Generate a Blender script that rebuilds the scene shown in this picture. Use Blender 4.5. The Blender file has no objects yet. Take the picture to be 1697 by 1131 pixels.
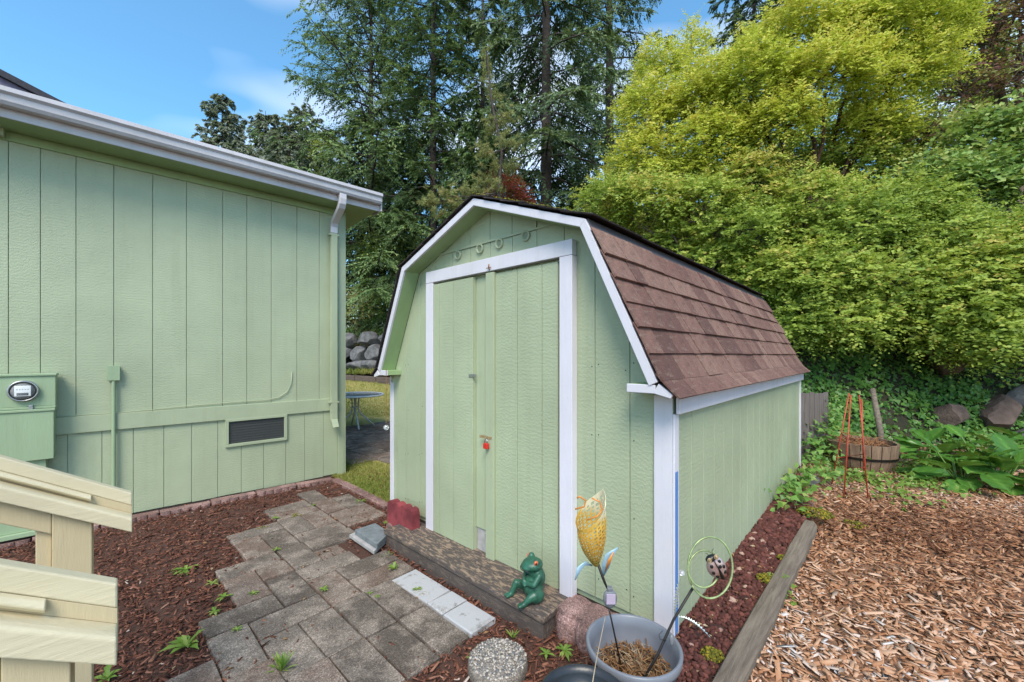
import bpy, bmesh, math, random
import numpy as np
from math import sin, cos, pi, radians, sqrt, atan2
from mathutils import Vector, Matrix, Euler

random.seed(7); rng = np.random.default_rng(7)
sc = bpy.context.scene
col = sc.collection

# ------------------------------------------------------------------ camera
F, CX, CY0, H = 676.04, 848.5, 588.65, 1.592
cam_d = bpy.data.cameras.new('camera'); cam = bpy.data.objects.new('camera', cam_d); col.objects.link(cam)
cam.location = (0, 0, H); cam.rotation_euler = (pi/2, 0, 0)
cam_d.sensor_width = 36; cam_d.lens = F/1697*36; cam_d.shift_y = (CY0-565.5)/1697
cam_d.clip_start = 0.05; cam_d.clip_end = 2000
sc.camera = cam
# ------------------------------------------------------------------ sky, sun, exposure
SUN_EL, SUN_AZ = radians(50), radians(183)      # azimuth measured clockwise from +Y (behind, a little left)
w = bpy.data.worlds.new('World'); sc.world = w; w.use_nodes = True
nt = w.node_tree; nt.nodes.clear()
sky = nt.nodes.new('ShaderNodeTexSky'); sky.sky_type = 'NISHITA'; sky.sun_disc = False
sky.sun_elevation = SUN_EL; sky.sun_rotation = SUN_AZ; sky.altitude = 100
sky.air_density = 1.0; sky.dust_density = 0.35; sky.ozone_density = 1.0
veil = nt.nodes.new('ShaderNodeMix'); veil.data_type = 'RGBA'
tc = nt.nodes.new('ShaderNodeTexCoord'); mp = nt.nodes.new('ShaderNodeMapping'); mp.inputs['Scale'].default_value = (1.2, 1.2, 3.0)
mp.inputs['Location'].default_value = (5.2, 0.8, 0.9)
nz = nt.nodes.new('ShaderNodeTexNoise'); nz.inputs['Scale'].default_value = 1.6; nz.inputs['Detail'].default_value = 3; nz.inputs['Roughness'].default_value = .45
rmp = nt.nodes.new('ShaderNodeMapRange'); rmp.inputs[1].default_value = .50; rmp.inputs[2].default_value = .95; rmp.inputs[3].default_value = .03; rmp.inputs[4].default_value = .70
bg = nt.nodes.new('ShaderNodeBackground'); bg.inputs['Strength'].default_value = .14
out = nt.nodes.new('ShaderNodeOutputWorld')
nt.links.new(tc.outputs['Generated'], mp.inputs[0]); nt.links.new(mp.outputs[0], nz.inputs['Vector']); nt.links.new(nz.outputs[0], rmp.inputs[0])
hsv = nt.nodes.new('ShaderNodeHueSaturation'); hsv.inputs['Saturation'].default_value = 1.35; hsv.inputs['Hue'].default_value = .487
nt.links.new(sky.outputs[0], hsv.inputs['Color'])
nt.links.new(rmp.outputs[0], veil.inputs['Factor']); nt.links.new(hsv.outputs[0], veil.inputs[6])
veil.inputs[7].default_value = (9.6, 8.8, 8.0, 1)
nt.links.new(veil.outputs[2], bg.inputs[0]); nt.links.new(bg.outputs[0], out.inputs[0])
sl = bpy.data.lights.new('sun', 'SUN'); sl.energy = 1.9; sl.angle = radians(26); sl.color = (1, .92, .79)
so = bpy.data.objects.new('sun', sl); col.objects.link(so)
so.rotation_euler = (pi/2-SUN_EL, 0, pi-SUN_AZ)
sc.view_settings.view_transform = 'Standard'; sc.view_settings.look = 'None'; sc.view_settings.gamma = 1
sc.view_settings.exposure = 1.12
sc.view_settings.use_curve_mapping = False
sc.render.engine = 'CYCLES'
sc.cycles.max_bounces = 8; sc.cycles.transparent_max_bounces = 8

# ------------------------------------------------------------------ pixel helpers (a pixel is a direction; depth comes from what is touched)
def P(px, py, depth): return Vector(((px-CX)/F*depth, depth, H-(py-CY0)/F*depth))
def G(px, py, z=0.0): return P(px, py, F*(H-z)/(py-CY0))
SH_YAW, ZB, RX, RY = .8225, .19, .8145, 2.0643
SW, SD, HA, HB, IB, HE, OE, OH = 2.671, 3.91, 2.451, 2.112, .4544, 1.2514, .057, .137
_c, _s = cos(SH_YAW), sin(SH_YAW)
def S2W(v, u, z): return Vector((RX - u*_s + v*_c, RY + u*_c + v*_s, ZB+z))
def W2S(p): dx, dy = p[0]-RX, p[1]-RY; return (dx*_c+dy*_s, -dx*_s+dy*_c)
def FU(px, v=0.0):
    k = (px-CX)/F
    return (RX + v*_c - k*(RY+v*_s))/(_s + k*_c)
def FZ(px, py, v=0.0):
    u = FU(px, v); return H-(py-CY0)/F*(RY+u*_c+v*_s)-ZB
HO_YAW, HX, HY = .7498, -2.217, 5.402
_hc, _hs = cos(HO_YAW), sin(HO_YAW)
def HXL(px, y=0.0):            # house-local x of a pixel column on the plane local y
    k = (px-CX)/F              # world = (HX + x*c - y*s, HY + x*s + y*c)
    return (k*(HY+y*_hc) - HX + y*_hs)/(_hc - k*_hs)
def HZL(px, py, y=0.0):
    x = HXL(px, y); return H-(py-CY0)/F*(HY+x*_hs+y*_hc)

# ------------------------------------------------------------------ materials
MATS = {}
def newmat(name):
    m = bpy.data.materials.new(name); m.use_nodes = True; n = m.node_tree; n.nodes.clear()
    o = n.nodes.new('ShaderNodeOutputMaterial'); b = n.nodes.new('ShaderNodeBsdfPrincipled'); n.links.new(b.outputs[0], o.inputs[0])
    MATS[name] = m; return m, n, b, o
def N(n, t, **kw):
    x = n.nodes.new(t)
    for k, v in kw.items():
        if k in x.inputs.keys() if isinstance(k, str) else False: x.inputs[k].default_value = v
        else: setattr(x, k, v)
    return x
def coords(n, scale=(1,1,1), kind='Object', loc=(0,0,0)):
    t = n.nodes.new('ShaderNodeTexCoord'); m = n.nodes.new('ShaderNodeMapping'); m.inputs['Scale'].default_value = scale; m.inputs['Location'].default_value = loc
    n.links.new(t.outputs[kind], m.inputs[0]); return m.outputs[0]
def noise(n, vec, scale, detail=4, rough=.6, dist=0):
    x = n.nodes.new('ShaderNodeTexNoise'); x.inputs['Scale'].default_value = scale; x.inputs['Detail'].default_value = detail
    x.inputs['Roughness'].default_value = rough; x.inputs['Distortion'].default_value = dist; n.links.new(vec, x.inputs['Vector']); return x.outputs[0]
def ramp(n, fac, stops):
    r = n.nodes.new('ShaderNodeValToRGB'); e = r.color_ramp.elements
    while len(e) < len(stops): e.new(.5)
    for k, (p, c) in enumerate(stops): e[k].position = p; e[k].color = (*c, 1) if len(c) == 3 else c
    n.links.new(fac, r.inputs[0]); return r.outputs[0]
def mix(n, fac, a, b, mode='MIX'):
    x = n.nodes.new('ShaderNodeMix'); x.data_type = 'RGBA'; x.blend_type = mode
    for s, i in ((fac, 0), (a, 6), (b, 7)):
        if hasattr(s, 'is_linked'): n.links.new(s, x.inputs[i])
        else: x.inputs[i].default_value = s if i == 0 else (*s, 1)
    return x.outputs[2]
def math_(n, op, a, b=0.0):
    x = n.nodes.new('ShaderNodeMath'); x.operation = op
    for s, i in ((a, 0), (b, 1)):
        if hasattr(s, 'is_linked'): n.links.new(s, x.inputs[i])
        else: x.inputs[i].default_value = s
    return x.outputs[0]
def bump(n, b, h, strength=.3, dist=.01):
    x = n.nodes.new('ShaderNodeBump'); x.inputs['Strength'].default_value = strength; x.inputs['Distance'].default_value = dist
    n.links.new(h, x.inputs['Height']); n.links.new(x.outputs[0], b.inputs['Normal'])
def objrand(n): return n.nodes.new('ShaderNodeObjectInfo').outputs['Random']
def attr(n, name='tint'):
    a = n.nodes.new('ShaderNodeAttribute'); a.attribute_name = name; return a.outputs['Fac']

def m_paint(name, base, rough=.5, grain=True, dirt=.12, axis='Z', chip=None, chipth=.72):
    """house paint over embossed wood siding"""
    m, n, b, o = newmat(name)
    sx = {'Z': (12, 12, 62), 'X': (5, 42, 42)}[axis]
    v0 = coords(n)
    big = noise(n, v0, 1.1, 5, .6)
    fine = noise(n, v0, 14, 4, .65)
    dk = tuple(x*(1-dirt*1.6) for x in base); lt = tuple(min(1, x*(1+dirt*.5)) for x in base)
    c = mix(n, ramp(n, big, [(.3, (0,0,0)), (.7, (1,1,1))]), dk, lt)
    c = mix(n, math_(n, 'MULTIPLY', fine, .25), c, tuple(x*.8 for x in base))
    sp = noise(n, coords(n, (1,1,1), loc=(5,2,1)), 60, 2, .5)
    c = mix(n, math_(n, 'MULTIPLY', math_(n, 'GREATER_THAN', sp, .77), .5), c, tuple(x*.45 for x in base))
    stv = coords(n, (7, 7, .45) if axis == 'Z' else (.6, 9, 9), loc=(1.3, 4.1, .7)); st_ = noise(n, stv, 1.4, 5, .65)
    c = mix(n, math_(n, 'MULTIPLY', ramp(n, st_, [(.50, (0,0,0)), (.72, (1,1,1))]), .20 if grain else .26), c, tuple(x*y for x, y in zip(base, (.62, .60, .52))))
    if chip:
        ch = noise(n, coords(n, (7,7,2.2)), 5, 8, .7)
        c = mix(n, math_(n, 'GREATER_THAN', ch, chipth), c, chip)
    n.links.new(c, b.inputs['Base Color'])
    b.inputs['Roughness'].default_value = rough
    if grain:
        vec = coords(n, sx); g1 = noise(n, vec, 1.3, 5, .6, 1.6)
        wv = n.nodes.new('ShaderNodeTexWave'); wv.wave_type = 'BANDS'; wv.bands_direction = 'Z' if axis == 'Z' else 'Y'
        wv.inputs['Scale'].default_value = 14; wv.inputs['Distortion'].default_value = 9; wv.inputs['Detail'].default_value = 3; wv.inputs['Detail Scale'].default_value = 1.2
        n.links.new(coords(n, (2.2, 2.2, .8)), wv.inputs['Vector'])
        hh = math_(n, 'ADD', math_(n, 'MULTIPLY', g1, 1.0), math_(n, 'MULTIPLY', wv.outputs[1], .28))
        bump(n, b, hh, .45, .005)
    else:
        bump(n, b, noise(n, coords(n, (5, 50, 50) if axis == 'X' else (50, 50, 6)), 1.5, 6, .7), .45, .004)
    return m
GREEN = (.395, .448, .292)
m_paint('green_paint', GREEN)
m_paint('green_house', (.405, .455, .297))
m_paint('green_trim', (.395, .448, .292), grain=False)
m_paint('green_soffit', (.32, .44, .21), grain=False)
m_paint('white_paint', (.68, .655, .70), grain=False, dirt=.08)
m_paint('white_chipped', (.72, .69, .75), grain=False, dirt=.08, chip=(.33, .31, .31), chipth=.70)
m_paint('white_gutter', (.62, .585, .61), grain=False, dirt=.14, rough=.4)
m_paint('cream_paint', (.76, .66, .44), grain=False, dirt=.16, axis='X')
m_paint('cream_post', (.60, .49, .30), grain=False, dirt=.10)
m_paint('blue_paint', (.10, .24, .55), grain=False, dirt=.08)
m_paint('cabinet_green', (.33, .43, .26), grain=False, dirt=.1)

def m_simple(name, base, rough=.6, metal=0, var=.15, nscale=8, bumpd=.002, bstr=.3, dark=None):
    m, n, b, o = newmat(name)
    nn = noise(n, coords(n), nscale, 5, .6)
    dk = dark or tuple(x*(1-var) for x in base)
    c = mix(n, ramp(n, nn, [(.3, (0,0,0)), (.7, (1,1,1))]), dk, tuple(min(1, x*(1+var)) for x in base))
    n.links.new(c, b.inputs['Base Color']); b.inputs['Roughness'].default_value = rough; b.inputs['Metallic'].default_value = metal
    if bstr: bump(n, b, noise(n, coords(n), nscale*6, 4, .6), bstr, bumpd)
    return m
m_simple('soil', (.055, .035, .024), .95, var=.4, nscale=9, bumpd=.03, bstr=.8)
m_simple('black_plastic', (.02, .022, .025), .35, var=.2)
m_simple('pot_blue', (.175, .185, .21), .38, var=.12, nscale=4)
m_simple('dark_metal', (.035, .03, .028), .5, .5)
m_simple('steel', (.45, .45, .46), .35, .9)
m_simple('rust_metal', (.30, .13, .05), .7, .3, var=.4, nscale=40)
m_simple('brass', (.50, .36, .20), .5, .6, var=.3, nscale=60)
m_simple('red_plastic', (.55, .03, .02), .3, var=.1)
m_simple('cage_red', (.42, .06, .03), .5, .2, var=.25, nscale=30)
m_simple('frog_green', (.022, .095, .058), .42, var=.35, nscale=14, bstr=.2)
m_simple('frog_eye', (.55, .12, .05), .3)
m_simple('black', (.008, .008, .008), .4)
m_simple('white_metal', (.82, .82, .82), .45, var=.06)
m_simple('dark_roof', (.035, .035, .045), .85, var=.3, nscale=30)
m_simple('purple_fascia', (.16, .13, .20), .6)
m_simple('cream_wall', (.75, .66, .60), .7)
m_simple('flash_grey', (.085, .072, .075), .6, var=.12, nscale=5)
m_simple('shingle_edge', (.03, .022, .02), .95, var=.5, nscale=40, bumpd=.01, bstr=.8)
m_simple('slate', (.17, .19, .20), .6, var=.25, nscale=20, bumpd=.003, bstr=.5)
m_simple('slab_pale', (.36, .34, .33), .85, var=.2, nscale=20)
m_simple('screen', (.05, .052, .05), .6, var=.2, nscale=120, bstr=.6)
m_simple('vent_disc', (.20, .24, .16), .6, var=.1, nscale=100, bstr=.3)
m_simple('grey_rock', (.15, .148, .15), .9, var=.55, nscale=3.5, bumpd=.03, bstr=.7)
m_simple('brown_rock', (.115, .078, .062), .9, var=.45, nscale=5, bumpd=.03, bstr=.7)
m_simple('dry_plant', (.26, .115, .045), .9, var=.4, nscale=20)
m_simple('straw', (.42, .33, .22), .9, var=.3, nscale=20)
m_simple('bark', (.085, .065, .055), .95, var=.45, nscale=12, bumpd=.03, bstr=.9)
m_simple('bark_red', (.095, .048, .03), .95, var=.4, nscale=12, bumpd=.02, bstr=.9)
m_simple('twig', (.16, .115, .085), .9, var=.3)
m_simple('lava', (.115, .04, .03), .95, var=.4, nscale=8, bumpd=.01, bstr=.6)
m_simple('solar_panel', (.40, .33, .42), .2, var=.06)
m_simple('solar_case', (.16, .165, .18), .4)
m_simple('blue_leaf', (.30, .45, .55), .4, .2, var=.3, nscale=20)
m_simple('silver_leaf', (.55, .60, .55), .3, .7, var=.25, nscale=60)
m_simple('ring_green', (.27, .34, .15), .4, .3, var=.45, nscale=25)
m_simple('bug_shell', (.50, .44, .43), .3, .5, var=.35, nscale=16, dark=(.30, .12, .08))
m_simple('stalk_green', (.12, .22, .04), .5)
m_simple('lily_orange', (.60, .23, .05), .45, .2, var=.3)

def m_wood(name, a, bcol, scale=(3, 40, 40), rough=.85, dist=.004):
    m, n, b, o = newmat(name)
    v = coords(n, scale); g = noise(n, v, 1.2, 6, .65, .8); bg_ = noise(n, coords(n), 3, 3)
    c = mix(n, ramp(n, g, [(.3, (0,0,0)), (.68, (1,1,1))]), a, bcol)
    c = mix(n, math_(n, 'MULTIPLY', bg_, .45), c, tuple(x*.55 for x in a))
    n.links.new(c, b.inputs['Base Color']); b.inputs['Roughness'].default_value = rough
    bump(n, b, g, .6, dist); return m
m_wood('timber', (.10, .075, .055), (.27, .215, .16), (2.2, 30, 30), dist=.014)
m_wood('fence_wood', (.10, .08, .07), (.21, .175, .155), (30, 30, 2.5))
m_wood('barrel_wood', (.16, .095, .06), (.33, .215, .135), (24, 24, 3))
m_wood('old_board', (.085, .06, .048), (.19, .14, .115), (2, 30, 30))
m_wood('sill_wood', (.05, .035, .028), (.11, .08, .06), (30, 2, 30))
def m_step():
    m, n, b, o = newmat('step_wood')
    ch = noise(n, coords(n, (7, 2.0, 7)), 6, 9, .72, .5)
    g = noise(n, coords(n, (60, 3, 60)), 1.3, 5, .6)
    paint = mix(n, noise(n, coords(n), 5, 4), (.055, .043, .038), (.115, .09, .078))
    wood = mix(n, g, (.16, .11, .08), (.40, .29, .20))
    msk = ramp(n, ch, [(.50, (0,0,0)), (.555, (1,1,1))])
    # peeling follows how far forward the tread is stepped on
    sep = n.nodes.new('ShaderNodeSeparateXYZ'); n.links.new(coords(n), sep.inputs[0])
    wear = n.nodes.new('ShaderNodeMapRange'); wear.inputs[1].default_value = -.03; wear.inputs[2].default_value = .0; wear.inputs[3].default_value = .25; wear.inputs[4].default_value = 1.0
    n.links.new(sep.outputs[2], wear.inputs[0])
    msk2 = math_(n, 'MULTIPLY', msk, wear.outputs[0])
    c = mix(n, msk2, paint, wood)
    bl = noise(n, coords(n, (9, 4, 9), loc=(3, 1, 0)), 2.5, 5, .7)
    c = mix(n, math_(n, 'MULTIPLY', math_(n, 'GREATER_THAN', bl, .69), .7), c, (.14, .18, .24))
    n.links.new(c, b.inputs['Base Color']); b.inputs['Roughness'].default_value = .75
    bump(n, b, math_(n, 'ADD', math_(n, 'MULTIPLY', msk, -.6), math_(n, 'MULTIPLY', g, .5)), .5, .004)
m_step()
def m_concrete(name, dark, light, speck=True, rnd=.35, tintc=None, paintc=None):
    m, n, b, o = newmat(name)
    r = objrand(n); v = coords(n)
    add = n.nodes.new('ShaderNodeVectorMath'); add.operation = 'ADD'
    cmb = n.nodes.new('ShaderNodeCombineXYZ'); n.links.new(math_(n, 'MULTIPLY', r, 37.0), cmb.inputs[0]); n.links.new(math_(n, 'MULTIPLY', r, 91.0), cmb.inputs[1])
    n.links.new(v, add.inputs[0]); n.links.new(cmb.outputs[0], add.inputs[1]); v = add.outputs[0]
    base = mix(n, r, dark, light)
    if tintc: base = mix(n, math_(n, 'MULTIPLY', math_(n, 'GREATER_THAN', math_(n, 'FRACT', math_(n, 'MULTIPLY', r, 7.3)), .62), .5), base, tintc)
    stain = noise(n, v, 5, 5, .65)
    base = mix(n, math_(n, 'MULTIPLY', ramp(n, stain, [(.46, (0,0,0)), (.60, (1,1,1))]), .62), base, tuple(x*1.75 for x in light))
    base = mix(n, math_(n, 'MULTIPLY', ramp(n, noise(n, v, 2.3, 4), [(.5, (0,0,0)), (.7, (1,1,1))]), .55), base, tuple(x*.5 for x in dark))
    if speck:
        vo = n.nodes.new('ShaderNodeTexVoronoi'); vo.inputs['Scale'].default_value = 210; n.links.new(v, vo.inputs['Vector'])
        s2 = n.nodes.new('ShaderNodeSeparateColor'); n.links.new(vo.outputs['Color'], s2.inputs[0])
        sp = ramp(n, s2.outputs[0], [(0, (.50,.47,.45)), (.45, (.88,.86,.84)), (.78, (1.08,1.05,1.02)), (.96, (1.7,1.65,1.6))])
        base = mix(n, 1.0, base, sp, 'MULTIPLY')
    if paintc:
        pm = ramp(n, noise(n, v, 9, 8, .7), [(.36, (0,0,0)), (.46, (1,1,1))])
        base = mix(n, pm, base, paintc)
    n.links.new(base, b.inputs['Base Color']); b.inputs['Roughness'].default_value = .9
    bump(n, b, noise(n, v, 110, 3, .7), .5, .004)
    return m
m_concrete('paver', (.098, .077, .062), (.185, .155, .130), tintc=(.205, .132, .100))
m_concrete('paver_painted', (.20, .19, .18), (.26, .25, .24), paintc=(.42, .415, .42))
m_concrete('edger_red', (.155, .024, .030), (.20, .035, .040), speck=False)
m_concrete('edger_pink', (.20, .115, .10), (.27, .17, .155))
m_concrete('stone_side', (.14, .12, .10), (.18, .16, .14))

def m_shingle():
    m, n, b, o = newmat('shingle')
    r = objrand(n); v = coords(n)
    base = ramp(n, r, [(0, (.105, .050, .040)), (.3, (.165, .080, .062)), (.6, (.20, .105, .080)), (.85, (.25, .145, .108)), (1, (.17, .082, .062))])
    sep = n.nodes.new('ShaderNodeSeparateXYZ'); n.links.new(v, sep.inputs[0])
    st = noise(n, coords(n, (9, 9, 1.5)), 1.6, 4, .6)
    base = mix(n, math_(n, 'MULTIPLY', ramp(n, st, [(.42, (0,0,0)), (.7, (1,1,1))]), .55), base, (.065, .038, .033))
    lo_ = noise(n, coords(n, (6, 14, 14), loc=(2, 3, 1)), 1.2, 6, .7)
    base = mix(n, math_(n, 'MULTIPLY', ramp(n, lo_, [(.55, (0,0,0)), (.70, (1,1,1))]), .6), base, (.30, .22, .17))
    gr = noise(n, v, 260, 2, .7)
    base = mix(n, 1.0, base, ramp(n, gr, [(.25, (.35,.35,.35)), (.5, (.95,.95,.95)), (.75, (1.9,1.8,1.7))]), 'MULTIPLY')
    n.links.new(base, b.inputs['Base Color']); b.inputs['Roughness'].default_value = .95
    bump(n, b, gr, .6, .004)
m_shingle()

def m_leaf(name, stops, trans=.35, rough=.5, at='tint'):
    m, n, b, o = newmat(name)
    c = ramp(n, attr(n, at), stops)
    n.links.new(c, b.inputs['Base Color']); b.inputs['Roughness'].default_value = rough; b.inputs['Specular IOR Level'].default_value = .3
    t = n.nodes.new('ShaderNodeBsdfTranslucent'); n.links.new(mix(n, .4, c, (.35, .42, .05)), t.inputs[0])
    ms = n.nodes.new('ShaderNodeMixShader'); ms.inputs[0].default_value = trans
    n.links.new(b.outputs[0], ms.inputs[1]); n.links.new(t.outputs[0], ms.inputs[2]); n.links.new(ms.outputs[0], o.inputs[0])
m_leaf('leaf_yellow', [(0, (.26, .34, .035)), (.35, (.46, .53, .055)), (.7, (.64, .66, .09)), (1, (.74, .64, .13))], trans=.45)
m_leaf('leaf_green', [(0, (.155, .235, .038)), (.4, (.28, .39, .065)), (.75, (.43, .52, .09)), (.95, (.57, .59, .12)), (1, (.60, .50, .12))], trans=.45)
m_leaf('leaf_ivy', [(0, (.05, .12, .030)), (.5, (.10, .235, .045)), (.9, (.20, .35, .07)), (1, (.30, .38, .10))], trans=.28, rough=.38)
m_leaf('leaf_bramble', [(0, (.12, .22, .05)), (.6, (.27, .41, .10)), (1, (.46, .48, .15))])
m_leaf('leaf_purple', [(0, (.11, .05, .055)), (.4, (.22, .085, .085)), (.65, (.28, .11, .09)), (.8, (.24, .22, .08)), (1, (.26, .28, .09))], trans=.35)
m_leaf('leaf_red', [(0, (.10, .010, .008)), (1, (.30, .03, .02))], trans=.25)
m_leaf('weed', [(0, (.10, .19, .03)), (.6, (.21, .34, .06)), (1, (.36, .42, .11))])
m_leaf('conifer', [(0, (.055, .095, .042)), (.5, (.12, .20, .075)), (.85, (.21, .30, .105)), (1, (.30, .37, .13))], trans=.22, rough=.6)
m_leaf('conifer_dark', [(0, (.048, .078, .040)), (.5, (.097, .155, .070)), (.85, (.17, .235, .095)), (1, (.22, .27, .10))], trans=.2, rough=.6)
m_leaf('conifer_grey', [(0, (.13, .155, .125)), (.5, (.21, .245, .185)), (1, (.32, .35, .25))], trans=.3, rough=.6)
m_leaf('pine_olive', [(0, (.18, .19, .07)), (.5, (.31, .33, .12)), (.8, (.42, .40, .15)), (1, (.44, .28, .13))], trans=.25, rough=.6)
m_leaf('grass', [(0, (.17, .25, .045)), (.5, (.36, .36, .09)), (.8, (.50, .42, .17)), (1, (.58, .47, .24))], trans=.3)
m_leaf('chips', [(0, (.12, .045, .020)), (.25, (.32, .14, .065)), (.55, (.48, .26, .145)), (.8, (.58, .38, .26)), (.93, (.60, .47, .39)), (1, (.60, .55, .52))], trans=0, rough=.9)
m_leaf('bark_mulch', [(0, (.06, .022, .014)), (.5, (.17, .065, .04)), (.85, (.27, .125, .08)), (.97, (.38, .23, .17)), (1, (.50, .40, .34))], trans=0, rough=.9)
m_leaf('lava_bits', [(0, (.045, .016, .013)), (.5, (.105, .036, .028)), (.9, (.17, .06, .045)), (1, (.40, .26, .2))], trans=0, rough=.95)
m_leaf('pebble', [(0, (.10, .10, .105)), (.4, (.22, .21, .20)), (.7, (.36, .30, .24)), (1, (.55, .50, .45))], trans=0, rough=.6)
m_leaf('moss', [(0, (.06, .065, .008)), (.6, (.14, .13, .012)), (1, (.30, .22, .02))], trans=0, rough=.95)
m_leaf('debris', [(0, (.12, .06, .03)), (.6, (.30, .16, .07)), (1, (.50, .40, .26))], trans=.1, rough=.9)
m_leaf('big_leaf', [(0, (.045, .13, .022)), (.5, (.085, .21, .033)), (.8, (.13, .28, .05)), (1, (.28, .40, .12))], trans=.25, rough=.3)

def m_sheet(name, stops, scale=14, d=.02):
    m, n, b, o = newmat(name)
    nn = noise(n, coords(n), scale, 8, .7)
    n.links.new(ramp(n, nn, stops), b.inputs['Base Color']); b.inputs['Roughness'].default_value = .95
    bump(n, b, noise(n, coords(n), scale*3, 6, .7), .8, d)
m_sheet('chip_ground', [(.3, (.16, .07, .036)), (.55, (.33, .17, .092)), (.75, (.46, .28, .18))], 40)
m_sheet('mulch_ground', [(.3, (.05, .024, .017)), (.6, (.13, .058, .038)), (.8, (.20, .10, .068))], 60)
m_sheet('gravel_ground', [(.3, (.03, .012, .010)), (.7, (.09, .035, .026))], 40)
m_sheet('lawn_ground', [(.3, (.20, .22, .05)), (.5, (.33, .30, .09)), (.7, (.43, .34, .15))], 7)
m_sheet('bank_soil', [(.3, (.018, .020, .010)), (.6, (.045, .040, .020)), (.8, (.08, .058, .03))], 4, .1)
def m_glass():
    m, n, b, o = newmat('table_glass')
    b.inputs['Base Color'].default_value = (.20, .23, .24, 1); b.inputs['Roughness'].default_value = .12; b.inputs['Alpha'].default_value = .85
    m, n, b, o = newmat('crystal'); b.inputs['Base Color'].default_value = (.9, .9, .92, 1); b.inputs['Transmission Weight'].default_value = .8; b.inputs['Roughness'].default_value = .05
    m, n, b, o = newmat('meter_glass'); b.inputs['Base Color'].default_value = (.9, .92, .93, 1); b.inputs['Roughness'].default_value = .04; b.inputs['Alpha'].default_value = .22
m_glass()
def m_lily():
    m, n, b, o = newmat('lily_metal')
    sep = n.nodes.new('ShaderNodeSeparateXYZ'); n.links.new(coords(n), sep.inputs[0])
    z = math_(n, 'ADD', math_(n, 'MULTIPLY', sep.outputs[2], 3.4), math_(n, 'MULTIPLY', noise(n, coords(n), 22, 3), .35))
    c = ramp(n, z, [(.10, (.16, .20, .02)), (.28, (.42, .26, .05)), (.55, (.60, .33, .05)), (.85, (.66, .42, .08)), (1.1, (.72, .66, .45))])
    n.links.new(c, b.inputs['Base Color']); b.inputs['Roughness'].default_value = .4; b.inputs['Metallic'].default_value = .25
m_lily()

# ------------------------------------------------------------------ mesh helpers
def mesh_py(name, V, Fc, smooth=False):
    me = bpy.data.meshes.new(name); me.from_pydata([tuple(v) for v in V], [], Fc); me.update()
    if smooth:
        me.polygons.foreach_set('use_smooth', [True]*len(me.polygons))
    return me
def mesh_np(name, V, Fa, tint=None, smooth=False):
    V = np.asarray(V, np.float32).reshape(-1, 3); Fa = np.asarray(Fa, np.int32); k = Fa.shape[1]; nf = len(Fa)
    me = bpy.data.meshes.new(name)
    me.vertices.add(len(V)); me.vertices.foreach_set('co', V.ravel())
    me.loops.add(nf*k); me.loops.foreach_set('vertex_index', Fa.ravel())
    me.polygons.add(nf); me.polygons.foreach_set('loop_start', np.arange(0, nf*k, k, dtype=np.int32))
    me.polygons.foreach_set('loop_total', np.full(nf, k, np.int32))
    if smooth: me.polygons.foreach_set('use_smooth', np.ones(nf, bool))
    me.update(calc_edges=True); me.validate()
    if tint is not None:
        a = me.attributes.new('tint', 'FLOAT', 'POINT'); a.data.foreach_set('value', np.asarray(tint, np.float32))
    return me
def link(name, me, mat=None, parent=None, loc=None, rot=None):
    o = bpy.data.objects.new(name, me); col.objects.link(o)
    if mat and not me.materials: me.materials.append(MATS[mat])
    if parent: o.parent = parent
    if loc is not None: o.location = loc
    if rot is not None: o.rotation_euler = rot
    return o
def thing(name, label, cat, loc=(0,0,0), rz=0, group=None):
    o = bpy.data.objects.new(name, None); col.objects.link(o); o.location = loc; o.rotation_euler = (0, 0, rz)
    o.empty_display_size = .1
    return tag(o, label, cat, group)
def tag(o, label=None, cat=None, group=None, kind=None):
    if label: o['label'] = label
    if cat: o['category'] = cat
    if group: o['group'] = group
    if kind: o['kind'] = kind
    return o
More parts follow.
